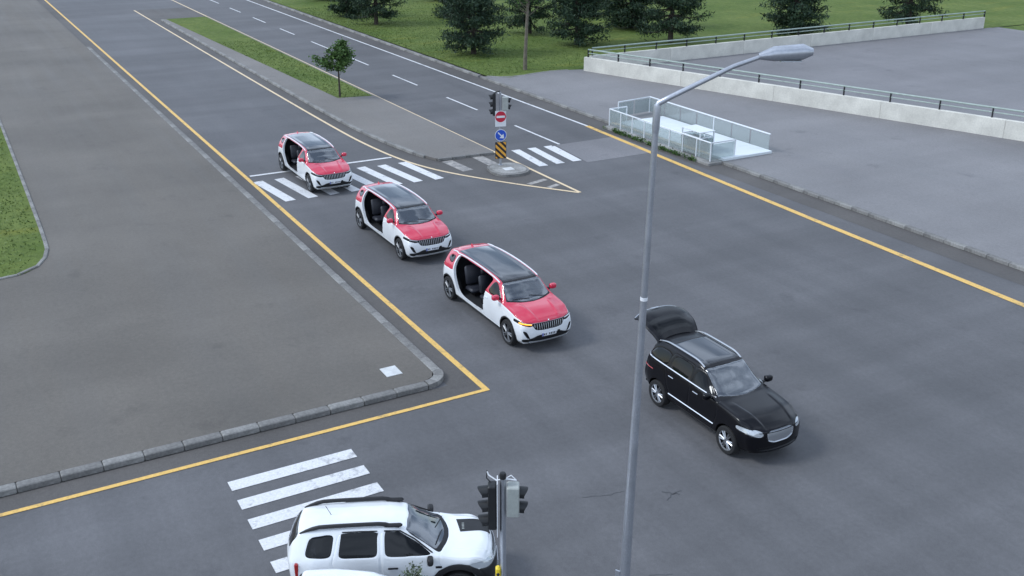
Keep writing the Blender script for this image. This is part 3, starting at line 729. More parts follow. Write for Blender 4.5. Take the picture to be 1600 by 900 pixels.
    for xw in (0, WB):
        for sg in (-1, 1): wheel(root, xw, sg * .865, RW, .24, 5, M['wheel_grey'], sg, rimr=.74)
    # cabin
    cb = MB().box((1.9, 0, .36), (4.1, 1.70, .06)).box((1.7, .80, .80), (3.9, .05, .86)).box((-.02, 0, 1.0), (.06, 1.6, 1.3)).box((3.98, 0, .8), (.06, 1.6, .8)).box((1.6, 0, 1.72), (2.9, 1.14, .03)).build('cabin_lining', M['cabin'], root)
    MB().box((3.72, 0, 1.08), (.42, 1.40, .22), bev=.06).build('dashboard', M['cabin'], root, True)
    st = MB().lathe([(.17, -.015), (.19, 0), (.17, .015), (.155, 0), (.17, -.015)], 20, Matrix.Translation((3.40, .36, 1.12)) @ Matrix.Rotation(R(-65), 4, 'Y')).build('steering_wheel', M['dark_trim'], root, True)
    for yy in (-.38, .38):
        car_seat(root, 2.92, yy, .66); car_seat(root, 1.95, yy, .66)
    bs = car_seat(root, .95, 0, .64, 1.34, .66)
    MB().box((2.32, -.58, .395), (.5, .3, .02)).build('floor_mat', M['rubber'], root)
    return root, s
LIMO_GROUP = 'red and white open sided limousines in convoy'
limo, limo_shell = limousine()
tag(limo, 'leading red and white stretched car nearest the street lamp, its amber indicator lit', 'car', LIMO_GROUP)
limo.location = (-30.10, 15.17, 0)
l2 = copy_tree(limo); l2.location = (-38.92, 15.24, 0); l2['label'] = 'middle red and white stretched car, just past the upper zebra crossing'
l3 = copy_tree(limo); l3.location = (-49.35, 15.10, 0); l3['label'] = 'rearmost red and white stretched car, standing across the zebra crossing'
def indicator():
    P = []
    for t in np.linspace(0, 1, 8):
        q = limo_shell.front(-(.60 + .30 * t), .955 + .045 * t)
        if q[0] is not None: P.append(q[0] + q[1] * .02)
    MB().tube(P, .022, 6).build('indicator', M['amber'], limo, True)
indicator()
# ------------------------------------------------------------------ white off-road car in the foreground
def white_suv():
    WB = 2.67; hw = .85
    sp = dict(ridge=(2.45, 3.5, .58, .48, .02), xr=-.80, xf=3.50, Lf=.7, Lr=.6, cf=.26, cr=.16, W=hw, round=.08,
        leanf=prof((.2, -.10), (.42, -.01), (.6, 0), (.85, -.02), (1.05, -.07), (1.3, -.12)), leanr=prof((.3, 0), (.6, .0), (1.0, .02), (1.8, -.03)),
        zb=prof((-.8, .46), (-.2, .34), (2.2, .34), (3.0, .38), (3.5, .42)),
        wb=prof((-.8, .70), (-.2, .80), (3.0, .80), (3.5, .72)),
        wm=prof((-.8, .78), (-.2, .85), (.4, .85), (1.3, .835), (2.2, .845), (2.9, .85), (3.5, .78)),
        zm=prof((-.8, .80), (1, .74), (3.5, .74)),
        wsh=prof((-.8, .72), (-.2, .79), (2.1, .79), (2.9, .80), (3.5, .72)),
        zbelt=prof((-.8, 1.16), (0, 1.21), (1.2, 1.20), (2.2, 1.18), (2.6, 1.11), (3.2, 1.08), (3.5, .97)),
        wr=prof((-.8, .48), (-.3, .49), (.6, .50), (1.5, .50), (1.9, .54), (2.35, .66), (2.6, .69), (3.2, .66), (3.5, .60)),
        zedge=prof((-.8, 1.25), (-.68, 1.50), (-.52, 1.64), (0, 1.71), (1.1, 1.725), (1.6, 1.66), (1.95, 1.44), (2.32, 1.22), (2.6, 1.165), (3.1, 1.13), (3.35, 1.075), (3.5, .95)),
        ztop=prof((-.8, 1.28), (-.68, 1.56), (-.52, 1.71), (0, 1.77), (1.1, 1.785), (1.65, 1.73), (2.05, 1.49), (2.42, 1.24), (2.55, 1.215), (2.9, 1.19), (3.2, 1.165), (3.38, 1.10), (3.5, .97)))
    s = Shell(sp); x, y, z, ay, v = s.x, s.y, s.z, s.ay, s.fv
    sd = (v > 1.2) & (v < 5.05)
    s.paint('bonnet', (v > 4.35) & (x > 2.44 - .12 * (ay / .7)**2) & (x < 3.36 - .2 * (ay / .85)**2) & (s.nz > .45))
    s.paint('front_door', sd & inpoly(x, z, [(1.14, .46), (1.12, .9), (1.13, 1.69), (1.55, 1.66), (2.30, 1.2), (2.28, .9), (2.06, .46)]))
    s.paint('rear_door', sd & inpoly(x, z, [(1.12, .46), (1.10, 1.66), (.28, 1.67), (.14, 1.15), (.30, .85), (.50, .46)]))
    s.paint('door_window', sd & inpoly(x, z, rounded([(1.19, 1.235), (1.21, 1.685), (1.52, 1.655), (1.78, 1.50), (2.16, 1.23)], 1, .07)))
    s.paint('door_window', sd & inpoly(x, z, rounded([(.26, 1.245), (.34, 1.685), (1.07, 1.685), (1.05, 1.235)], 1, .07)))
    s.paint('quarter_window', sd & inpoly(x, z, rounded([(-.42, 1.28), (-.30, 1.63), (.20, 1.67), (.12, 1.25)], 1, .08)))
    s.paint('windscreen', (v > 5.08) & (x > 1.67 - .05 * (ay / .6)**2) & (x < 2.40 - .20 * (ay / .66)**2))
    s.paint('windscreen_frame', (v > 4.98) & (x > 1.69) & (x < 2.50 - .20 * (ay / .66)**2) & ~s.has('windscreen') & (v < 5.10) | (v > 4.9) & (x >= 2.40 - .20 * (ay / .66)**2) & (x < 2.50 - .2 * (ay / .66)**2))
    s.paint('rear_window', (v > 5.1) & (x < -.55) & (z > 1.32))
    fr = x > 2.9
    s.paint('grille', fr & (s.nx > .4) & inpoly(y, z, rounded([(-.46, .99), (.46, .99), (.44, .82), (-.44, .82)], 1)))
    s.paint('headlight', fr & (s.nx > .05) & inpoly(ay, z, rounded([(.49, .99), (.48, .83), (.66, .81), (.86, .90), (.86, 1.01), (.7, 1.01)], 1)))
    s.paint('front_bumper', ((z < .86) & (x > 3.0) & (v > 1)))
    s.paint('lower_grille', fr & (s.nx > .3) & inpoly(ay, z, [(-.1, .66), (.5, .66), (.46, .50), (-.1, .50)]))
    RW = .40
    for xw in (0, WB):
        rr = (x - xw)**2 + (z - RW)**2
        s.paint('cladding', (v > 1.0) & (v < 4.4) & (ay > .5) & (rr < .62**2))
    s.paint('cladding', (v < 2.9) & (v > 1) & (z < .56) & (x > -.2) & (x < 2.9))
    for xw in (0, WB):
        rr = (x - xw)**2 + (z - RW)**2
        s.paint('hole_wheel', (v > 1.0) & (v < 4.4) & (ay > .45) & (rr < .50**2) | ((v <= 1.0) & (abs(x - xw) < .40) & (ay > .45)))
    o_ = s.finish(recess=dict(grille=.03, lower_grille=.04, headlight=.01, door_window=.008, windscreen=.006), rim=dict(hole_wheel=.28))
    root = empty('white_car')
    pm = dict(body='white_paint', bonnet='white_paint', front_door='white_paint', rear_door='white_paint', door_window='dark_glass', quarter_window='dark_glass', windscreen='clear_glass', windscreen_frame='dark_trim', rear_window='dark_glass', grille='dark_trim', headlight='lamp_glass', front_bumper='black_plastic', lower_grille='dark_trim', cladding='black_plastic')
    for nm, vf in o_.items(): put(nm, vf, M[pm[nm]], root, split=nm in ('front_door', 'rear_door', 'door_window', 'quarter_window', 'headlight', 'cladding'))
    # matt black panel lying on the bonnet
    def hood_patch(poly, name, mat, nx=16):
        a, b, c, d = (np.array(p) for p in poly); V = []; F = []
        for i in range(nx + 1):
            for j in range(nx + 1):
                u_, w_ = i / nx, j / nx; p = (a * (1 - u_) + b * u_) * (1 - w_) + (d * (1 - u_) + c * u_) * w_
                q = s.top(*p)[0]; V.append((q.x, q.y, q.z + .006))
        F = [(i * (nx + 1) + j, (i + 1) * (nx + 1) + j, (i + 1) * (nx + 1) + j + 1, i * (nx + 1) + j + 1) for i in range(nx) for j in range(nx)]
        return put(name, (V, F), mat, root)
    hood_patch([(2.66, .50), (3.34, .52), (3.37, .13), (2.74, .03)], 'bonnet_panel', M['black_plastic'])
    for k in range(5):
        yy = .24 + .05 * (k - 2); q = s.top(2.80, yy)[0]
        MB().box(q + Vector((0, 0, .008)), (.05, .018, .004)).build('panel_mark', M['grey_box'], root)
    for k in range(6):
        P = [s.front(yy, .84 + .026 * k)[0] + Vector((-.006, 0, 0)) for yy in np.linspace(-.42, .42, 9)]
        MB().tube(P, .007, 4).build('grille_bar', M['silver'], root, True)
    for sg in (-1, 1):
        add_mirror(root, 2.10, sg * .91, 1.20, sg, M['black_plastic'], (.16, .22, .17))
        rl = []
        for xx in np.linspace(-.50, 1.50, 16):
            q = s.top(xx, sg * .455)[0]; t = (xx + .5) / 2.0
            rl.append(q + Vector((0, 0, .012 + .055 * min(1, 5 * t, 6 * (1 - t)))))
        rr = [.014 + .028 * min(1, 8 * (i / 15), 8 * (1 - i / 15)) for i in range(16)]
        MB().tube(rl, rr, 8).build('roof_rail', M['black_plastic'], root, True)
        q = s.top(1.38, sg * .455)[0]; MB().box(q + Vector((0, 0, .045)), (.38, .085, .085), bev=.03).build('rail_foot', M['black_plastic'], root)
        for xx in (.46, 1.36):
            q = s.side(xx, 1.00, sg)[0]; MB().box(q + Vector((0, sg * .014, 0)), (.21, .03, .04), bev=.012).build('door_handle', M['dark_trim'], root)
        o = MB().box((0, 0, 0), (.08, .18, .34), bev=.02).build('tail_light', M['red_lamp'], root); q = s.side(-.52, 1.0, sg)[0]; o.location = (q.x - .05, q.y - sg * .08, 1.0)
        q = s.side(2.28, .98, sg)[0]; b = MB().box(q + Vector((0, sg * .004, 0)), (.13, .014, .05), bev=.005).build('wing_badge', M['dark_trim'], root)
        P = [s.top(2.36 - .12 * t, (.02 if sg < 0 else .55) - .52 * t * 1.0)[0] + Vector((0, 0, .02)) for t in np.linspace(0, 1, 6)]
        MB().tube(P, .010, 5).build('wiper', M['dark_trim'], root)
        # dark wind deflectors over the door glass
        P = [s.side(xx, zz, sg)[0] + Vector((0, sg * .012, 0)) for xx, zz in ((1.20, 1.70), (1.52, 1.675), (1.80, 1.515), (2.16, 1.26))]
        MB().tube(P, .016, 5).build('wind_deflector', M['dark_trim'], root, True)
        P = [s.side(xx, zz, sg)[0] + Vector((0, sg * .012, 0)) for xx, zz in ((.36, 1.70), (.7, 1.705), (1.06, 1.70))]
        MB().tube(P, .014, 5).build('wind_deflector', M['dark_trim'], root, True)
    for xw in (0, WB):
        for sg in (-1, 1): wheel(root, xw, sg * .735, RW, .22, 5, M['alloy_dark'], sg)
    q = s.front(0, .60)[0]; MB().box((q.x + .01, 0, .60), (.014, .50, .11)).build('number_plate', M['plate'], root)
    MB().box((.95, 0, .42), (2.6, 1.46, .05)).build('cabin_floor', M['cabin'], root)
    MB().box((2.06, 0, 1.06), (.36, 1.24, .20), bev=.05).build('dashboard', M['cabin'], root, True)
    for yy in (-.36, .36): car_seat(root, 1.15, yy, .68, .46)
    car_seat(root, .30, 0, .68, 1.2, .6)
    MB().lathe([(.16, -.014), (.18, 0), (.16, .014), (.148, 0), (.16, -.014)], 18, Matrix.Translation((1.60, .36, 1.12)) @ Matrix.Rotation(R(-65), 4, 'Y')).build('steering_wheel', M['dark_trim'], root, True)
    q = s.top(.1, .0)[0]; MB().tube([q, q + Vector((-.10, 0, .22))], .006, 5).build('aerial', M['dark_trim'], root)
    return root
wc = white_suv(); wc.location = (-17.22, 5.22, 0); wc.rotation_euler = (0, 0, R(65)); wc.name = 'off_road_car'
tag(wc, 'white off road car with black roof rails and a matt black bonnet panel', 'car')

# ------------------------------------------------------------------ black large car with its tailgate up
def black_suv():
    WB = 2.95; hw = .96
    sp = dict(ridge=(2.6, 3.95, .6, .45, .02), xr=-.92, xf=3.95, Lf=.8, Lr=.5, cf=.32, cr=.18, W=hw, round=.09,
        leanf=prof((.2, -.08), (.5, 0), (.8, 0), (1.05, -.06), (1.3, -.14)), leanr=prof((.3, -.04), (.6, .0), (1.0, -.06), (1.3, -.12), (1.9, -.30)),
        zb=prof((-.92, .48), (-.3, .36), (3.2, .34), (3.95, .34)),
        wb=prof((-.92, .80), (-.2, .92), (3.2, .92), (3.95, .82)),
        wm=prof((-.92, .88), (-.2, .96), (1.5, .955), (3.2, .96), (3.95, .88)),
        zm=prof((-.92, .85), (1, .80), (3.95, .76)),
        wsh=prof((-.92, .82), (-.2, .90), (2.4, .90), (3.3, .89), (3.95, .80)),
        zbelt=prof((-.92, 1.30), (-.2, 1.30), (1.5, 1.24), (2.4, 1.22), (3.3, 1.12), (3.95, .98)),
        wr=prof((-.92, .66), (-.3, .66), (.6, .68), (1.6, .67), (2.0, .70), (2.4, .77), (3.3, .74), (3.95, .66)),
        zedge=prof((-.92, 1.38), (-.75, 1.58), (-.45, 1.76), (.2, 1.83), (1.3, 1.82), (1.65, 1.73), (2.0, 1.50), (2.4, 1.28), (2.7, 1.24), (3.4, 1.16), (3.75, 1.07), (3.95, .97)),
        ztop=prof((-.92, 1.42), (-.75, 1.64), (-.45, 1.83), (.2, 1.885), (1.3, 1.88), (1.7, 1.80), (2.1, 1.55), (2.52, 1.30), (2.75, 1.275), (3.4, 1.21), (3.75, 1.10), (3.95, .99)))
    s = Shell(sp); x, y, z, ay, v = s.x, s.y, s.z, s.ay, s.fv
    sd = (v > 1.2) & (v < 5.05)
    s.paint('front_door', sd & inpoly(x, z, [(1.35, .46), (1.33, 1.76), (1.75, 1.72), (2.45, 1.27), (2.5, .9), (2.38, .46)]))
    s.paint('rear_door', sd & inpoly(x, z, [(1.33, .46), (1.31, 1.77), (.42, 1.77), (.22, 1.3), (.40, .85), (.60, .46)]))
    s.paint('door_window', sd & inpoly(x, z, rounded([(1.40, 1.30), (1.42, 1.71), (1.72, 1.68), (2.3, 1.28)], 1)))
    s.paint('door_window', sd & inpoly(x, z, rounded([(.40, 1.33), (.48, 1.74), (1.27, 1.73), (1.27, 1.31)], 1)))
    s.paint('quarter_window', sd & inpoly(x, z, rounded([(-.58, 1.39), (-.30, 1.69), (.36, 1.73), (.28, 1.35)], 1)))
    s.paint('windscreen', (v > 5.08) & (x > 1.66 - .05 * (ay / .6)**2) & (x < 2.50 - .20 * (ay / .75)**2))
    s.paint('roof_glass', (v > 5.3) & (x > .1) & (x < 1.5))
    s.paint('hole_boot', (s.nx < -.2) & (v > 3.2) & (x < -.40) & (z > .78) & (ay < .70))
    fr = x > 3.2
    s.paint('grille', fr & (s.nx > .4) & inpoly(y, z, rounded([(-.45, .98), (.45, .98), (.40, .64), (-.40, .64)], 1)))
    s.paint('headlight', fr & (s.nx > .05) & inpoly(ay, z, rounded([(.54, .98), (.54, .84), (.70, .83), (.97, .92), (.97, 1.0), (.7, 1.0)], 1)))
    s.paint('lower_grille', fr & (s.nx > .3) & inpoly(ay, z, [(-.1, .56), (.7, .52), (.66, .42), (-.1, .42)]))
    RW = .39
    for xw in (0, WB): s.paint('hole_wheel', (v > 1.0) & (v < 4.4) & (ay > .5) & ((x - xw)**2 + (z - RW)**2 < .455**2) | ((v <= 1.0) & (abs(x - xw) < .40) & (ay > .5)))
    o_ = s.finish(recess=dict(grille=.03, lower_grille=.04, headlight=.01, door_window=.008), rim=dict(hole_wheel=.28, hole_boot=.05))
    root = empty('black_car')
    pm = dict(body='black_paint', front_door='black_paint', rear_door='black_paint', door_window='dark_glass', quarter_window='dark_glass', windscreen='clear_glass', roof_glass='roof_glass', grille='silver', headlight='lamp_glass', lower_grille='dark_trim')
    for nm, vf in o_.items(): put(nm, vf, M[pm[nm]], root, split=nm in ('front_door', 'rear_door', 'door_window', 'quarter_window', 'headlight'))
    for sg in (-1, 1):
        add_mirror(root, 2.20, sg * 1.06, 1.36, sg, M['black_paint'], (.18, .25, .18))
        k = 'right' if sg < 0 else 'left'
        surf_strip(s, root, 'window_trim', [(t, 1.365 - .022 * (t + .6)) for t in np.linspace(-.66, 2.3, 24)], k, .022, 0, M['chrome'], 5)
        surf_strip(s, root, 'side_trim', [(t, .62) for t in np.linspace(.50, 2.42, 14)], k, .020, 0, M['chrome'], 5)
        surf_strip(s, root, 'tail_light', [(t, 1.06 + .02 * t) for t in np.linspace(-.80, -.25, 8)], k, .016, 0, M['red_lamp'], 5)
        rl = [s.top(xx, sg * .62)[0] + Vector((0, 0, .045 * min(1, 6 * t, 6 * (1 - t)))) for xx, t in zip(np.linspace(-.40, 1.55, 16), np.linspace(0, 1, 16))]
        MB().tube(rl, .024, 6).build('roof_rail', M['silver'], root, True)
        for xx in (.55, 1.60):
            q = s.side(xx, 1.14, sg)[0]; MB().box(q + Vector((0, sg * .014, 0)), (.22, .03, .035), bev=.01).build('door_handle', M['chrome'], root)
        MB().tube([(-.52, sg * .60, 1.70), (-.98, sg * .62, 2.08)], .014, 6).build('gas_strut', M['silver'], root)
    for xw in (0, WB):
        for sg in (-1, 1): wheel(root, xw, sg * .84, RW, .25, 6, M['alloy'], sg)
    # raised tailgate: curved outer skin, window, spoiler lip, lining
    nu, nv = 14, 16; V = []
    pf = [(-.44, 1.85), (-.62, 2.03), (-.86, 2.17), (-1.12, 2.26), (-1.34, 2.29), (-1.52, 2.25)]
    fx = pchip(range(6), [-p[0] for p in pf]); fz = pchip(range(6), [p[1] for p in pf])
    for i in range(nv + 1):
        t = 5 * i / nv
        for j in range(nu + 1):
            q = 2 * j / nu - 1; wd = .66 + .12 * min(1, i / 6)
            V.append((-float(fx(t)) + .10 * q * q, wd * q, float(fz(t)) - .10 * q**4 - .02 * q * q))
    F = [(i * (nu + 1) + j, i * (nu + 1) + j + 1, (i + 1) * (nu + 1) + j + 1, (i + 1) * (nu + 1) + j) for i in range(nv) for j in range(nu)]
    gl = [f for k, f in enumerate(F) if 2 <= k // nu < 8 and 1 <= k % nu < nu - 1]; bd = [f for f in F if f not in gl]
    tg = put('tailgate', (V, bd), M['black_paint'], root)[0]
    put('tailgate_window', (V, gl), M['dark_glass'], tg)
    V2 = [(x_ + .03, y_ * .96, z_ - .06) for x_, y_, z_ in V]; put('tailgate_lining', (V2, F), M['cabin'], tg)
    edge = [V[j] for j in range(0, (nv + 1) * (nu + 1), nu + 1)]; e2 = [V[j + nu] for j in range(0, (nv + 1) * (nu + 1), nu + 1)]; tip = V[nv * (nu + 1):]
    for eg in (edge, e2): MB().tube([(a, b, c - .03) for a, b, c in eg], .032, 6).build('tailgate_edge', M['black_paint'], tg, True)
    MB().tube([(a, b, c - .02) for a, b, c in tip], .03, 6).build('tailgate_lip', M['silver'], tg, True)
    MB().box((-1.42, -.1, 2.305), (.06, .26, .02), bev=.006).build('brake_light', M['silver'], tg)
    MB().box((1.0, 0, .50), (3.4, 1.66, .05)).box((-.1, 0, .74), (1.2, 1.5, .04)).build('cabin_floor', M['cabin'], root)
    MB().box((2.15, 0, 1.14), (.40, 1.4, .22), bev=.05).build('dashboard', M['cabin'], root, True)
    for yy in (-.40, .40): car_seat(root, 1.45, yy, .76)
    car_seat(root, .55, 0, .76, 1.35)
    return root
bc = black_suv(); bc.location = (-20.25, 16.90, 0)
tag(bc, 'black car with its tailgate raised and chrome window trim, beside the street lamp', 'car'); bc.name = 'black_car'

# ------------------------------------------------------------------ white hatchback at the bottom edge
def hatchback():
    WB = 2.5; hw = .86
    sp = dict(xr=-.70, xf=3.30, Lf=.7, Lr=.5, cf=.30, cr=.16, W=hw, round=.08,
        leanf=prof((.2, -.08), (.5, 0), (.7, 0), (.95, -.08), (1.2, -.12)), leanr=prof((.3, 0), (.8, 0), (1.6, -.05)),
        zb=prof((-.7, .36), (0, .26), (3.3, .26)), wb=prof((-.7, .72), (0, .82), (2.6, .82), (3.3, .72)), wm=prof((-.7, .78), (0, .86), (2.6, .86), (3.3, .78)), zm=prof((-.7, .7), (3.3, .62)),
        wsh=prof((-.7, .72), (0, .80), (2.0, .80), (3.3, .68)), zbelt=prof((-.7, 1.02), (1, 1.0), (1.9, .97), (2.6, .90), (3.3, .74)),
        wr=prof((-.7, .54), (.6, .57), (1.1, .57), (1.5, .62), (2.0, .70), (2.6, .66), (3.3, .56)),
        zedge=prof((-.7, 1.05), (-.55, 1.28), (-.35, 1.40), (.3, 1.46), (.9, 1.44), (1.2, 1.36), (1.6, 1.16), (2.0, 1.0), (2.6, .94), (3.1, .82), (3.3, .74)),
        ztop=prof((-.7, 1.08), (-.55, 1.33), (-.35, 1.46), (.3, 1.515), (.9, 1.50), (1.25, 1.42), (1.7, 1.18), (2.1, 1.02), (2.6, .98), (3.1, .85), (3.3, .76)))
    s = Shell(sp, .03); x, y, z, ay, v = s.x, s.y, s.z, s.ay, s.fv; sd = (v > 1.2) & (v < 5.05)
    s.paint('front_door', sd & inpoly(x, z, [(1.0, .38), (.98, 1.38), (1.2, 1.36), (2.0, 1.02), (2.02, .7), (1.9, .38)]))
    s.paint('rear_door', sd & inpoly(x, z, [(.98, .38), (.96, 1.4), (.2, 1.4), (.1, 1.0), (.45, .38)]))
    s.paint('door_window', sd & inpoly(x, z, rounded([(1.04, 1.03), (1.06, 1.35), (1.2, 1.33), (1.84, 1.03)], 1)))
    s.paint('door_window', sd & inpoly(x, z, rounded([(.22, 1.05), (.3, 1.36), (.94, 1.37), (.92, 1.03)], 1)))
    s.paint('windscreen', (v > 5.08) & (x > 1.22) & (x < 2.08 - .20 * (ay / .68)**2)); s.paint('rear_window', (v > 5.1) & (x < -.40) & (z > 1.1))
    fr = x > 2.7
    s.paint('grille', fr & (s.nx > .4) & inpoly(y, z, [(-.4, .72), (.4, .72), (.36, .62), (-.36, .62)])); s.paint('headlight', fr & (s.nx > .05) & inpoly(ay, z, [(.46, .76), (.48, .62), (.66, .64), (.9, .78), (.8, .84)])); s.paint('lower_grille', fr & (s.nx > .3) & inpoly(ay, z, [(-.1, .48), (.6, .48), (.55, .34), (-.1, .34)]))
    for xw in (0, WB): s.paint('hole_wheel', (v > 1.0) & (v < 4.4) & (ay > .45) & ((x - xw)**2 + (z - .31)**2 < .37**2) | ((v <= 1.0) & (abs(x - xw) < .33) & (ay > .45)))
    o_ = s.finish(recess=dict(grille=.03, lower_grille=.04), rim=dict(hole_wheel=.25)); root = empty('hatchback')
    pm = dict(body='white_paint', front_door='white_paint', rear_door='white_paint', door_window='dark_glass', windscreen='clear_glass', rear_window='dark_glass', grille='dark_trim', headlight='lamp_glass', lower_grille='dark_trim')
    for nm, vf in o_.items(): put(nm, vf, M[pm[nm]], root, split=nm in ('front_door', 'rear_door', 'door_window', 'headlight'))
    for sg in (-1, 1):
        add_mirror(root, 1.75, sg * .95, 1.06, sg, M['white_paint'], (.15, .2, .14))
        for xx in (.3, 1.15):
            q = s.side(xx, .88, sg)[0]; MB().box(q + Vector((0, sg * .012, 0)), (.18, .024, .03), bev=.008).build('door_handle', M['white_paint'], root)
        for xw in (0, WB): wheel(root, xw, sg * .75, .31, .2, 5, M['alloy'], sg)
    MB().box((.9, 0, .40), (2.3, 1.4, .05)).build('cabin_floor', M['cabin'], root); MB().box((1.7, 0, .92), (.3, 1.2, .16), bev=.04).build('dashboard', M['cabin'], root)
    for yy in (-.34, .34): car_seat(root, 1.0, yy, .52, .44, .5)
    return root
hb = hatchback(); hb.location = (-15.52, 4.40, 0); hb.rotation_euler = (0, 0, R(56)); hb.name = 'hatchback'
tag(hb, 'white hatchback at the bottom edge, only its roof showing beside the off road car', 'car')
# ------------------------------------------------------------------ traffic lights
def head(parent, n, x, z, face, step, r, lenses, body_mat, dx, dy, visor_l, name='signal_head'):
    """column of lamps facing local +x or -x (face), top lamp centre at z"""
    h = step * n
    b = MB().box((x, 0, z - step * (n - 1) / 2), (dx, dy, h), bev=.02).build(name, body_mat, parent)
    for k in range(n):
        zz = z - k * step
        A = Matrix.Translation((x + face * dx / 2, 0, zz)) @ Matrix.Rotation(face * math.pi / 2, 4, 'Y')
        MB().lathe([(0, .012), (r * .6, .009), (r * .95, 0)], 16, A).build('lens', M[lenses[k]], b, True)
        # hood: open-bottomed sleeve, longer at its top
        V = []; F = []; m_ = 13
        for i in range(m_ + 1):
            a = R(-50) + R(280) * i / m_
            c_, s_ = math.cos(a), math.sin(a)
            L1 = visor_l * (.55 + .45 * max(0, s_))
            for rr, ll in ((r * 1.12, 0), (r * 1.12, L1), (r * 1.02, L1), (r * 1.02, .002)):
                V.append((x + face * (dx / 2 + ll), rr * c_, zz + rr * s_ - ll * .12))
        F = [(i * 4 + q, (i + 1) * 4 + q, (i + 1) * 4 + q + 1, i * 4 + q + 1) for i in range(m_) for q in range(3)]
        put('hood', (V, F), M['black_housing'], b)
    return b
nl = empty('traffic_light', (-14.50, 7.87, 0), R(60.9), 'near traffic light on a grey pole with a yellow button box', 'traffic light')
MB().lathe([(.12, 0), (.12, .02), (.062, .03), (.058, 3.38), (0, 3.38)], 16).build('pole', M['galv'], nl, True)
MB().lathe([(.065, 3.36), (.068, 3.44), (.05, 3.48), (0, 3.485)], 14).build('pole_cap', M['black_housing'], nl, True)
bb = MB().box((-.105, 0, 2.72), (.012, .30, 1.18), bev=.004).build('backboard', M['black_housing'], nl)
MB().box((-.105, .152, 2.72), (.016, .012, 1.19)).box((-.105, -.152, 2.72), (.016, .012, 1.19)).box((-.105, 0, 3.315), (.016, .316, .012)).build('backboard_edge', M['sign_white'], bb)
head(nl, 3, -.20, 3.07, -1, .325, .105, ['lens_off_r', 'lens_off_y', 'lens_off_g'], M['black_housing'], .17, .25, .20)
head(nl, 2, .195, 3.05, 1, .33, .105, ['lens_off_r', 'lens_off_g'], M['grey_box'], .24, .27, .17, 'pedestrian_signal')
br = MB().tube([(-.30, .10, 3.45), (-.27, .08, 3.38), (-.12, .02, 3.30), (0, 0, 3.34), (.12, -.02, 3.35), (.26, .02, 3.30)], .014, 6).build('bracket', M['sign_white'], nl, True)
MB().tube([(-.30, .10, 3.47), (-.31, .10, 3.30), (-.22, .06, 3.22)], .012, 6).build('cable', M['black_housing'], nl, True)
MB().tube([(.05, .07, 3.30), (.16, .10, 3.36), (.24, .08, 3.28)], .012, 6).build('cable', M['sign_white'], nl, True)
pb = MB().box((-.10, -.02, 1.22), (.10, .14, .24), bev=.03).build('button_box', M['yellow_box'], nl)
MB().lathe([(0, .02), (.03, .018), (.035, 0)], 12, Matrix.Translation((-.10, -.09, 1.20)) @ Matrix.Rotation(R(90), 4, 'X')).build('push_button', M['ink'], pb, True)

fl = empty('traffic_light', (-44.42, 24.05, .15), R(-14), 'far traffic light on the island with no entry and blue arrow signs', 'traffic light')
FR = Matrix.Rotation(R(74.9), 4, 'Z')
MB().lathe([(.11, 0), (.11, .02), (.06, .03), (.055, 3.72), (0, 3.73)], 14).build('pole', M['galv'], fl, True)
hf = empty('signal_frame', (0, 0, 0), R(74.9)); hf.parent = fl
head(hf, 3, -.30, 3.48, -1, .37, .12, ['lens_off_r', 'lens_off_y', 'lens_off_g'], M['black_housing'], .16, .28, .20)
head(hf, 2, .26, 3.32, 1, .34, .115, ['lens_off_r', 'lens_off_g'], M['grey_box'], .30, .26, .16, 'pedestrian_signal')
MB().tube([(-.32, 0, 3.66), (-.20, 0, 3.72), (0, 0, 3.78)], .035, 6).tube([(-.30, 0, 2.75), (0, 0, 2.75)], .02, 6).build('bracket', M['black_housing'], hf, True)
def disc(name, r, z, x, mat, parent, th=.008, seg=32):
    A = Matrix.Translation((x, 0, z)) @ Matrix.Rotation(math.pi / 2, 4, 'Y')
    return MB().lathe([(0, 0), (r, 0), (r, th), (0, th)], seg, A).build(name, mat, parent)
ne = MB().box((.075, 0, 2.40), (.010, .56, .80), bev=.004).build('no_entry_sign', M['sign_white'], fl)
disc('red_disc', .275, 2.50, .082, M['sign_red'], ne, .006); MB().box((.094, 0, 2.50), (.006, .43, .105)).build('white_bar', M['sign_white'], ne)
bs_ = disc('arrow_sign', .30, 1.56, .075, M['sign_white'], fl, .010); disc('blue_disc', .275, 1.56, .087, M['sign_blue'], bs_, .006)
# arrow pointing down and to the viewer's right (local +y is to the right seen from the front)
A = Matrix.Translation((.095, 0, 1.56)) @ Matrix.Rotation(math.pi / 2, 4, 'Y')
def on_face(pts): return [(.094, y_, 1.56 + z_) for y_, z_ in pts]
ar = [(-.13, .17), (-.17, .13), (.015, -.055), (-.07, -.14), (.17, -.17), (.14, .07), (.055, -.015)]
MB().add(on_face(ar) + [(.099, p[1], p[2]) for p in on_face(ar)], [tuple(range(7)), tuple(range(13, 6, -1))] + [(i, (i + 1) % 7, 7 + (i + 1) % 7, 7 + i) for i in range(7)]).build('white_arrow', M['sign_white'], bs_)
hz = MB().box((.07, 0, .78), (.012, .58, .86), bev=.004).build('hazard_board', M['ink'], fl)
def clip_band(c, wd):
    """diagonal band z = -y*1.0 + c clipped to the board"""
    poly = [(-.27, .27 + c), (-.27, .27 + c + wd), (.27, -.27 + c + wd), (.27, -.27 + c)]
    outp = poly
    for lim, sg in ((.41, 1), (-.41, -1)):
        res = []
        for i in range(len(outp)):
            p, q = outp[i], outp[(i + 1) % len(outp)]; ip, iq = sg * p[1] <= sg * lim, sg * q[1] <= sg * lim
            if ip: res.append(p)
            if ip != iq:
                t = (lim - p[1]) / (q[1] - p[1]); res.append((p[0] + (q[0] - p[0]) * t, lim))
        outp = res
        if not outp: return None
    return outp
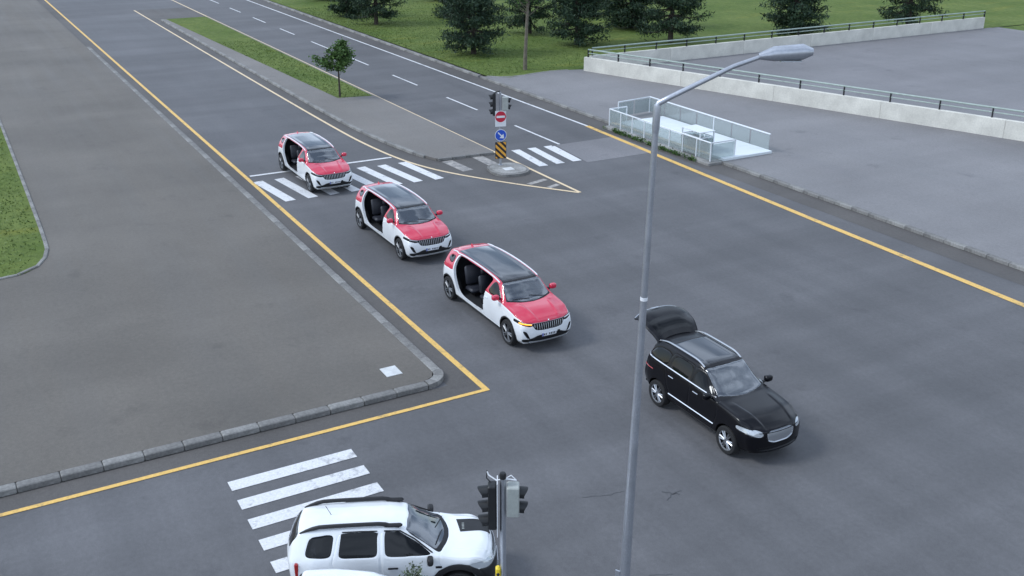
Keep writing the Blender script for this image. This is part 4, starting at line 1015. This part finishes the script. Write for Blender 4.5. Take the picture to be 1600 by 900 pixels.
for k in range(-4, 4):
    pl = clip_band(-.10 + .31 * k, .155)
    if pl and len(pl) > 2:
        n_ = len(pl); v_ = [(.077, a, .78 + b) for a, b in pl] + [(.080, a, .78 + b) for a, b in pl]
        MB().add(v_, [tuple(range(n_)), tuple(range(n_, 2 * n_))] + [(i, (i + 1) % n_, n_ + (i + 1) % n_, n_ + i) for i in range(n_)]).build('orange_stripe', M['sign_orange'], hz)
ib = empty('island_plinth', (-43.70, 24.10, 0), R(-6), 'low round ended concrete plinth under the far traffic light', 'plinth')
def stadium(a, b, n=14):
    P = []
    for k in range(n * 2):
        t = 2 * math.pi * k / (n * 2); c_, s_ = math.cos(t), math.sin(t)
        P.append((a * math.copysign(abs(c_)**.75, c_), b * math.copysign(abs(s_)**.75, s_)))
    return P
MB().prism(stadium(1.12, .98), -.02, .13).build('plinth_kerb', M['kerb'], ib); MB().prism(stadium(.98, .84), .10, .155).build('plinth_top', M['kerb_light'], ib)
MB().box((.15, -.05, .16), (.5, .5, .012), bev=.004).build('plinth_cover', M['metal_plate'], ib)

# ------------------------------------------------------------------ street lamp
sl = empty('street_lamp', (-13.34, 9.96, 0), 0, 'tall tapered grey steel street lamp with a sloping arm, standing in the foreground', 'street lamp')
tp = Vector((.076, .137, 10.48)); 
MB().tube([(0, 0, 0), tp * .33, tp * .66, tp * .955], [.115, .088, .062, .052], 16).build('pole', M['galv'], sl, True)
MB().tube([tp * .955, tp * .965, tp * .995, tp], [.052, .064, .064, .055], 14).build('pole_sleeve', M['galv'], sl, True)
for zf in (.672, .675 + .004): pass
bd = MB().tube([tp * .670, tp * .676], [.066, .066], 16).build('pole_band', M['sign_white'], sl, True)
MB().lathe([(.22, 0), (.22, .03), (.14, .035)], 16).build('base_plate', M['galv'], sl, True)
e1 = tp + Vector((.10, .20, .135)); e2 = tp + Vector((.56, 1.06, .62)); e3 = tp + Vector((.80, 1.50, .80))
MB().tube([tp + Vector((0, 0, -.03)), tp + Vector((.01, .02, .03)), e1, e2, e3], [.05, .05, .045, .040, .036], 12).build('arm', M['galv'], sl, True)
lh = MB().tube([e3 - Vector((.05, .1, .02)), e3 + Vector((.06, .12, .02)), e3 + Vector((.28, .52, .05)), e3 + Vector((.36, .66, .05))], [.05, .12, .13, .06], 12).build('lamp_head', M['galv'], sl, True)
MB().box(e3 + Vector((.19, .36, -.09)), (.16, .34, .02), rz=R(-27)).build('lamp_glass', M['lamp_glass'], lh)
MB().box((-.06, -.11, 1.0), (.10, .03, .45), rz=R(30)).build('service_door', M['galv'], sl)

# ------------------------------------------------------------------ glass balustrade enclosure
def baluster(path, name, label, step=1.5, frosted=True, z0=.14, posts=True):
    t = empty(name, (path[0][0], path[0][1], z0), 0, label, 'glass railing')
    o = Vector((path[0][0], path[0][1], 0)); hgt = .98
    pts = [Vector((p[0], p[1], 0)) - o for p in path]
    MB().tube([p + Vector((0, 0, hgt)) for p in pts], .04, 8).build('handrail', M['white_rail'], t, True)
    for a, b in zip(pts, pts[1:]):
        L_ = (b - a).length; n = max(1, round(L_ / step)); ang = math.atan2(b.y - a.y, b.x - a.x)
        for k in range(n + 1):
            p = a + (b - a) * (k / n)
            if (posts or k % 4 == 0) and (k < n or b is pts[-1]): MB().box((0, 0, hgt / 2), (.05, .05, hgt - .03), rz=ang).build('post', M['white_rail'], t).location = p
            if k < n:
                q = a + (b - a) * ((k + .5) / n); g = MB().box((0, 0, hgt / 2 + .01), (L_ / n - .09, .014, hgt - .16), rz=ang).build('glass_panel', M['panel_glass'], t); g.location = q
    return t
PL = empty('stair_plinth', (-44.5, 35.8, 0), 0, 'pale raised slab enclosed by the glass railings beside the plaza', 'slab')
MB().box((.25, -.05, .06), (9.6, 4.5, .16), bev=.02).build('plinth', M['kerb_light'], PL); 
for k in range(6):
    MB().box((-4.55 + .8 + 1.6 * k, .35, .20), (1.585, 3.3, .14), bev=.01).build('slab', M['frost'], PL)
baluster([(-49.05, 35.1), (-49.0, 33.85), (-39.7, 33.8), (-39.7, 35.4)], 'glass_railing', 'front white railed glass railing along the kerb with its end at the yellow line', 1.15)
baluster([(-50.35, 35.4), (-50.7, 38.0), (-39.7, 37.8)], 'glass_railing', 'rear glass railing with a white handrail on the plaza side of the pale slab', 1.6, posts=False)
kb = empty('glass_cabinet', (-41.6, 34.45, .14), 0, 'metal framed glass cabinet at the right end of the glass railings', 'cabinet')
for sx in (-.75, .75):
    for sy in (-.45, .45): MB().box((sx, sy, .62), (.06, .06, 1.24)).build('post', M['white_rail'], kb)
MB().box((0, 0, 1.26), (1.6, 1.0, .05), bev=.01).build('cabinet_top', M['white_rail'], kb)
for zz in (.12, .95):
    MB().box((0, -.45, zz), (1.44, .045, .045)).box((0, .45, zz), (1.44, .045, .045)).box((-.75, 0, zz), (.045, .84, .045)).box((.75, 0, zz), (.045, .84, .045)).build('frame_rail', M['white_rail'], kb)
for sy in (-.45, .45):
    for sx in (-.36, .36): MB().box((sx, sy, .53), (.66, .012, .74)).build('glass_panel', M['panel_glass'], kb)
for sx in (-.75, .75): MB().box((sx, 0, .53), (.012, .80, .74)).build('glass_panel', M['panel_glass'], kb)
MB().box((0, 0, .45), (1.1, .6, .8), bev=.03).build('cabinet_body', M['grey_box'], kb)

# ------------------------------------------------------------------ white parapet wall of the ramp, with railings
def wall(path, hgt, th, name, label, z0=.12):
    t = empty(name, (path[0][0], path[0][1], z0), 0, label, 'wall'); o = Vector((path[0][0], path[0][1], 0))
    pts = [Vector((p[0], p[1], 0)) - o for p in path]
    for a, b in zip(pts, pts[1:]):
        L_ = (b - a).length; n = max(1, round(L_ / 7.5)); ang = math.atan2(b.y - a.y, b.x - a.x)
        for k in range(n):
            c = a + (b - a) * ((k + .5) / n)
            w_ = MB().box((0, 0, hgt / 2 - .1), (L_ / n - .008, th, hgt + .2), rz=ang, bev=.015).build('wall_panel', M['white_wall'], t); w_.location = c
    return t
wall([(-64.95, 42.45), (-56.6, 45.1), (-8, 60.45)], 1.02, .32, 'parapet_wall', 'low white parapet wall facing the plaza, with the green railing on it')
wall([(-65.0, 42.95), (-65.3, 88.0)], 1.05, .30, 'parapet_wall', 'white parapet wall running back along the lawn, behind the plaza wall')
def railing(path, name, label, z0):
    t = empty(name, (path[0][0], path[0][1], z0), 0, label, 'railing'); o = Vector((path[0][0], path[0][1], 0))
    pts = [Vector((p[0], p[1], 0)) - o for p in path]
    MB().tube([p + Vector((0, 0, .56)) for p in pts], .055, 8).build('top_rail', M['rail_green'], t, True)
    MB().tube([p + Vector((0, 0, .30)) for p in pts], .035, 8).build('mid_rail', M['rail_green'], t, True)
    for a, b in zip(pts, pts[1:]):
        L_ = (b - a).length; n = max(1, round(L_ / 3.0)); ang = math.atan2(b.y - a.y, b.x - a.x)
        for k in range(n + 1):
            p = a + (b - a) * (k / n); po = MB().box((0, 0, .27), (.06, .14, .54), rz=ang, bev=.012).build('post', M['rail_green'] if name == 'rear' else M['black_plastic'], t); po.location = p
    return t
railing([(-64.7, 42.55), (-56.6, 45.15), (-8, 60.5)], 'ramp_railing', 'pale green railing on dark posts along the plaza parapet wall', 1.14)
railing([(-65.0, 43.1), (-65.3, 88)], 'ramp_railing', 'pale green railing on the wall running back beside the lawn', 1.17)
sheet('ramp', [(-64.8, 42.9), (-8, 60.8), (-8, 89), (-65.1, 89)], .135, M['patch'], kind='structure')

# ------------------------------------------------------------------ trees and plants
def leaf_cards(rng, centres, n, spread, size, aspect=.35, flat=.6):
    """many small leaf faces scattered round the clump centres -> (V, F)"""
    C_ = np.array(centres); k = rng.integers(0, len(C_), n); p = C_[k] + rng.normal(0, 1, (n, 3)) * np.array(spread)
    a = rng.uniform(0, 2 * np.pi, n); el = rng.normal(0, flat, n)
    d = np.stack([np.cos(a) * np.cos(el), np.sin(a) * np.cos(el), np.sin(el)], 1); up = rng.normal(0, 1, (n, 3)); s_ = np.cross(d, up); s_ /= np.linalg.norm(s_, axis=1, keepdims=True)
    sz = size * rng.uniform(.6, 1.4, (n, 1)); d = d * sz; s_ = s_ * sz * aspect
    V = np.stack([p - d, p + s_, p + d, p - s_], 1).reshape(-1, 3); F = np.arange(4 * n).reshape(-1, 4)
    return V, F
def put_np(name, V, F, mat, parent):
    me = bpy.data.meshes.new(name); me.vertices.add(len(V)); me.vertices.foreach_set('co', V.astype(np.float32).ravel())
    me.loops.add(F.size); me.loops.foreach_set('vertex_index', F.astype(np.int32).ravel()); me.polygons.add(len(F))
    me.polygons.foreach_set('loop_start', np.arange(0, F.size, F.shape[1], dtype=np.int32)); me.update(); me.validate(); me.materials.append(mat)
    return link(bpy.data.objects.new(name, me), parent)
def conifer(seed, h=8.5, r=2.7, clear=.9, n=20000):
    rng = np.random.default_rng(seed); t = empty('pine_tree')
    m = MB(); m.tube([(0, 0, -.1), (.05, .02, h * .25), (-.04, .06, h * .55), (0, 0, h * .96)], [.24, .19, .12, .03], 9)
    cl = []
    lv = np.linspace(clear, h * .97, 16)
    for i, z in enumerate(lv):
        f = i / (len(lv) - 1); rad = r * (1 - f)**.75 * (.72 + .28 * math.sin(min(1, f * 4) * math.pi / 2)) + .15
        nb = 7 if f < .6 else 5
        for k in range(nb):
            a = 2 * math.pi * (k + rng.uniform(-.3, .3)) / nb + i * .7; L_ = rad * rng.uniform(.72, 1.12)
            if f < .12 and rng.random() < .35: continue
            tip = np.array([math.cos(a) * L_, math.sin(a) * L_, z + L_ * rng.uniform(-.12, .30) - (.25 * L_ if f < .2 else 0)])
            b0 = np.array([0, 0, max(.5, z - .3)])
            m.tube([tuple(b0), tuple(b0 * .5 + tip * .5 + np.array([0, 0, -.08 * L_])), tuple(tip)], [.06 * (1 - f) + .02, .04 * (1 - f) + .012, .01], 5, False)
            for q in np.linspace(.38, 1, 5): cl.append(b0 * (1 - q) + tip * q + np.array([0, 0, -.08 * L_ * 4 * q * (1 - q)]) + rng.normal(0, .08, 3))
    m.build('trunk', M['bark'], t, True)
    V, F = leaf_cards(rng, cl, n, (.27, .27, .15), .15, .26, .8)
    put_np('crown', V, F, M['needles'], t)
    return t
pines = [conifer(11, 8.8, 2.9, 1.25), conifer(23, 9.4, 3.1, 1.5), conifer(5, 7.6, 2.6, .8)]
PG = 'dark pines on the lawn'
spots = [(0, -75.9, 38.6, 1.0, 20, 'dark pine nearest the road, in front of the lawn, left of the slender tree'),
         (1, -96.1, 38.2, .92, 80, 'dark pine beside the road at the left, its trunk clear of the branches'),
         (2, -103.2, 37.9, .9, 130, 'dark pine just left of the roadside pine, farther along the road'),
         (1, -83.6, 48.4, .90, 200, 'dark pine standing behind the slender bare trunk'),
         (0, -75.7, 48.6, 1.0, 145, 'dark pine with low spreading limbs left of the parapet wall'),
         (2, -82.1, 58.8, 1.25, 10, 'broad dark pine deep in the lawn, left of the one behind the railing corner'),
         (1, -73.0, 56.6, 1.05, 60, 'dark pine close behind the pale green railing of the rear wall'),
         (2, -97.0, 47.6, 1.0, 250, 'dark pine far back between the roadside pine and the nearest pine'),
         (0, -92.0, 60.0, 1.05, 300, 'dark pine at the back of the lawn, behind the nearest pine'),
         (1, -112.0, 52.0, 1.0, 330, 'dark pine far left at the back of the lawn'),
         (0, -118.5, 41.0, .95, 33, 'dark pine far left by the roadside kerb'),
         (2, -72.0, 70.0, 1.2, 75, 'dark pine farther right behind the rear parapet wall'),
         (1, -69.0, 82.0, 1.05, 160, 'dark pine at the far right of the lawn beyond the ramp')]
for i, (k, x_, y_, sc_, rz_, lb) in enumerate(spots):
    first = pines[k].get('label') is None
    o = pines[k] if first else copy_tree(pines[k])
    o.location = (x_, y_, .1); o.scale = (sc_,) * 3; o.rotation_euler = (0, 0, R(rz_)); tag(o, lb, 'tree', PG)
def slender_tree():
    rng = np.random.default_rng(3); t = empty('slender_tree', (-67.5, 38.7, .1), 0, 'slender tree with a bare upright trunk beside the plaza corner', 'tree')
    m = MB(); m.tube([(0, 0, -.1), (.04, 0, 1.2), (.10, .05, 2.8), (.12, .12, 4.5), (.05, .1, 7.2)], [.17, .14, .12, .10, .03], 9); cl = []
    for k in range(22):
        z = rng.uniform(3.6, 7.0); a = rng.uniform(0, 6.28); L_ = rng.uniform(.7, 1.6); tip = (.1 + math.cos(a) * L_, .1 + math.sin(a) * L_, z + L_ * .8)
        m.tube([(.1, .1, z), (.1 + math.cos(a) * L_ * .5, .1 + math.sin(a) * L_ * .5, z + L_ * .35), tip], [.035, .022, .006], 5, False)
        if z > 4.6: cl += [tip, ((tip[0] + .1) / 2, (tip[1] + .1) / 2, z + L_ * .4)]
    m.build('trunk', M['bark_pale'], t, True)
    V, F = leaf_cards(rng, cl, 2600, (.32, .32, .30), .10, .5, .9); put_np('crown', V, F, M['leaves'], t)
slender_tree()
def young_tree():
    rng = np.random.default_rng(8); t = empty('young_tree'); m = MB(); m.tube([(0, 0, -.1), (.02, 0, 1.3), (.0, .03, 3.3)], [.06, .05, .015], 7); cl = []
    lobes = [(.4, 2.3, .9), (2.6, 2.7, 1.0), (4.6, 2.2, 1.15), (1.5, 3.2, .6), (5.6, 3.0, .75)]
    for k in range(34):
        a0, z0, l0 = lobes[k % 5]; z = z0 + rng.normal(0, .18); a = a0 + rng.normal(0, .35); L_ = l0 * rng.uniform(.5, 1.1); tip = (math.cos(a) * L_, math.sin(a) * L_, z + .25 * L_)
        m.tube([(0, 0, z - .2), tip], [.02, .006], 4, False); cl += [tip, (tip[0] * .6, tip[1] * .6, z + .05)]
    m.build('trunk', M['bark'], t, True); V, F = leaf_cards(rng, cl, 3000, (.15, .15, .13), .085, .55, .9); put_np('crown', V, F, M['leaves'], t)
    return t
yt = young_tree(); yt.location = (-64.62, 22.85, .13); yt.scale = (1.2, 1.2, .95); tag(yt, 'young leafy tree at the near end of the grass strip on the island', 'tree')
def shrub():
    rng = np.random.default_rng(4); t = empty('young_shrub', (-15.05, 6.15, 0), 0, 'thin leafy shrub tip in front of the off road car door', 'shrub'); m = MB(); cl = []
    for k in range(9):
        a = rng.uniform(0, 6.28); L_ = rng.uniform(.08, .30); zt_ = rng.uniform(1.15, 1.62) - L_ * .8; pts = [(0, 0, 0), (math.cos(a) * L_ * .4, math.sin(a) * L_ * .4, zt_ * .5), (math.cos(a) * L_, math.sin(a) * L_, zt_)]
        m.tube(pts, [.018, .012, .004], 5, False)
        for q in np.linspace(.45, 1, 8): cl.append(tuple(np.array(pts[0]) * (1 - q) + np.array(pts[2]) * q))
    m.build('stem', M['bark'], t, True); V, F = leaf_cards(rng, cl, 1700, (.055, .055, .055), .045, .30, .9); put_np('foliage', V, F, M['shrub_leaves'], t)
shrub()
# weeds at the foot of the glass railing
rng = np.random.default_rng(6); cl = [(x_, 33.45 + rng.uniform(-.05, .06), .10) for x_ in np.concatenate([rng.normal(c, .35, 10) for c in (-48.0, -46.9, -45.4, -44.4, -43.2, -42.2, -41.0)])]
V, F = leaf_cards(rng, cl, 1500, (.10, .05, .06), .06, .4, .9); tag(put_np('weeds', V, F, M['leaves'], None), kind='stuff')

# grass tufts that break the outline of the mown lawn and the verge
def tufts(rng, n, x0, x1, y0, y1, z, hgt, ok):
    x_ = rng.uniform(x0, x1, n); y_ = rng.uniform(y0, y1, n); k = ok(x_, y_); x_, y_ = x_[k], y_[k]; n = len(x_); a = rng.uniform(0, 6.28, n); h_ = hgt * rng.uniform(.4, 1.3, n); wd = rng.uniform(.02, .05, n)
    p = np.stack([x_, y_, np.full(n, z)], 1); d = np.stack([np.cos(a), np.sin(a), 0 * a], 1) * wd[:, None]; t = np.stack([rng.normal(0, .04, n), rng.normal(0, .04, n), h_], 1)
    return np.stack([p - d, p + d, p + t], 1).reshape(-1, 3)
V = np.concatenate([tufts(rng, 26000, -112, -66.5, 34.9, 52, .10, .07, lambda a, b: rng.random(len(a)) < np.clip(1.3 - (b - 35) / 14, .15, 1)),
                    tufts(rng, 4000, -92, -64.2, 21.2, 24.8, .136, .07, lambda a, b: b > 20.9 + 1.7 * (a + 110) / 45.6),
                    tufts(rng, 9000, -66, -39.5, -8, 2.3, .17, .07, lambda a, b: b < 2.2 - np.clip(a + 43, 0, 4) * .3)])
tag(put_np('grass_tufts', V, np.arange(len(V)).reshape(-1, 3), M['blades'], None), kind='stuff')
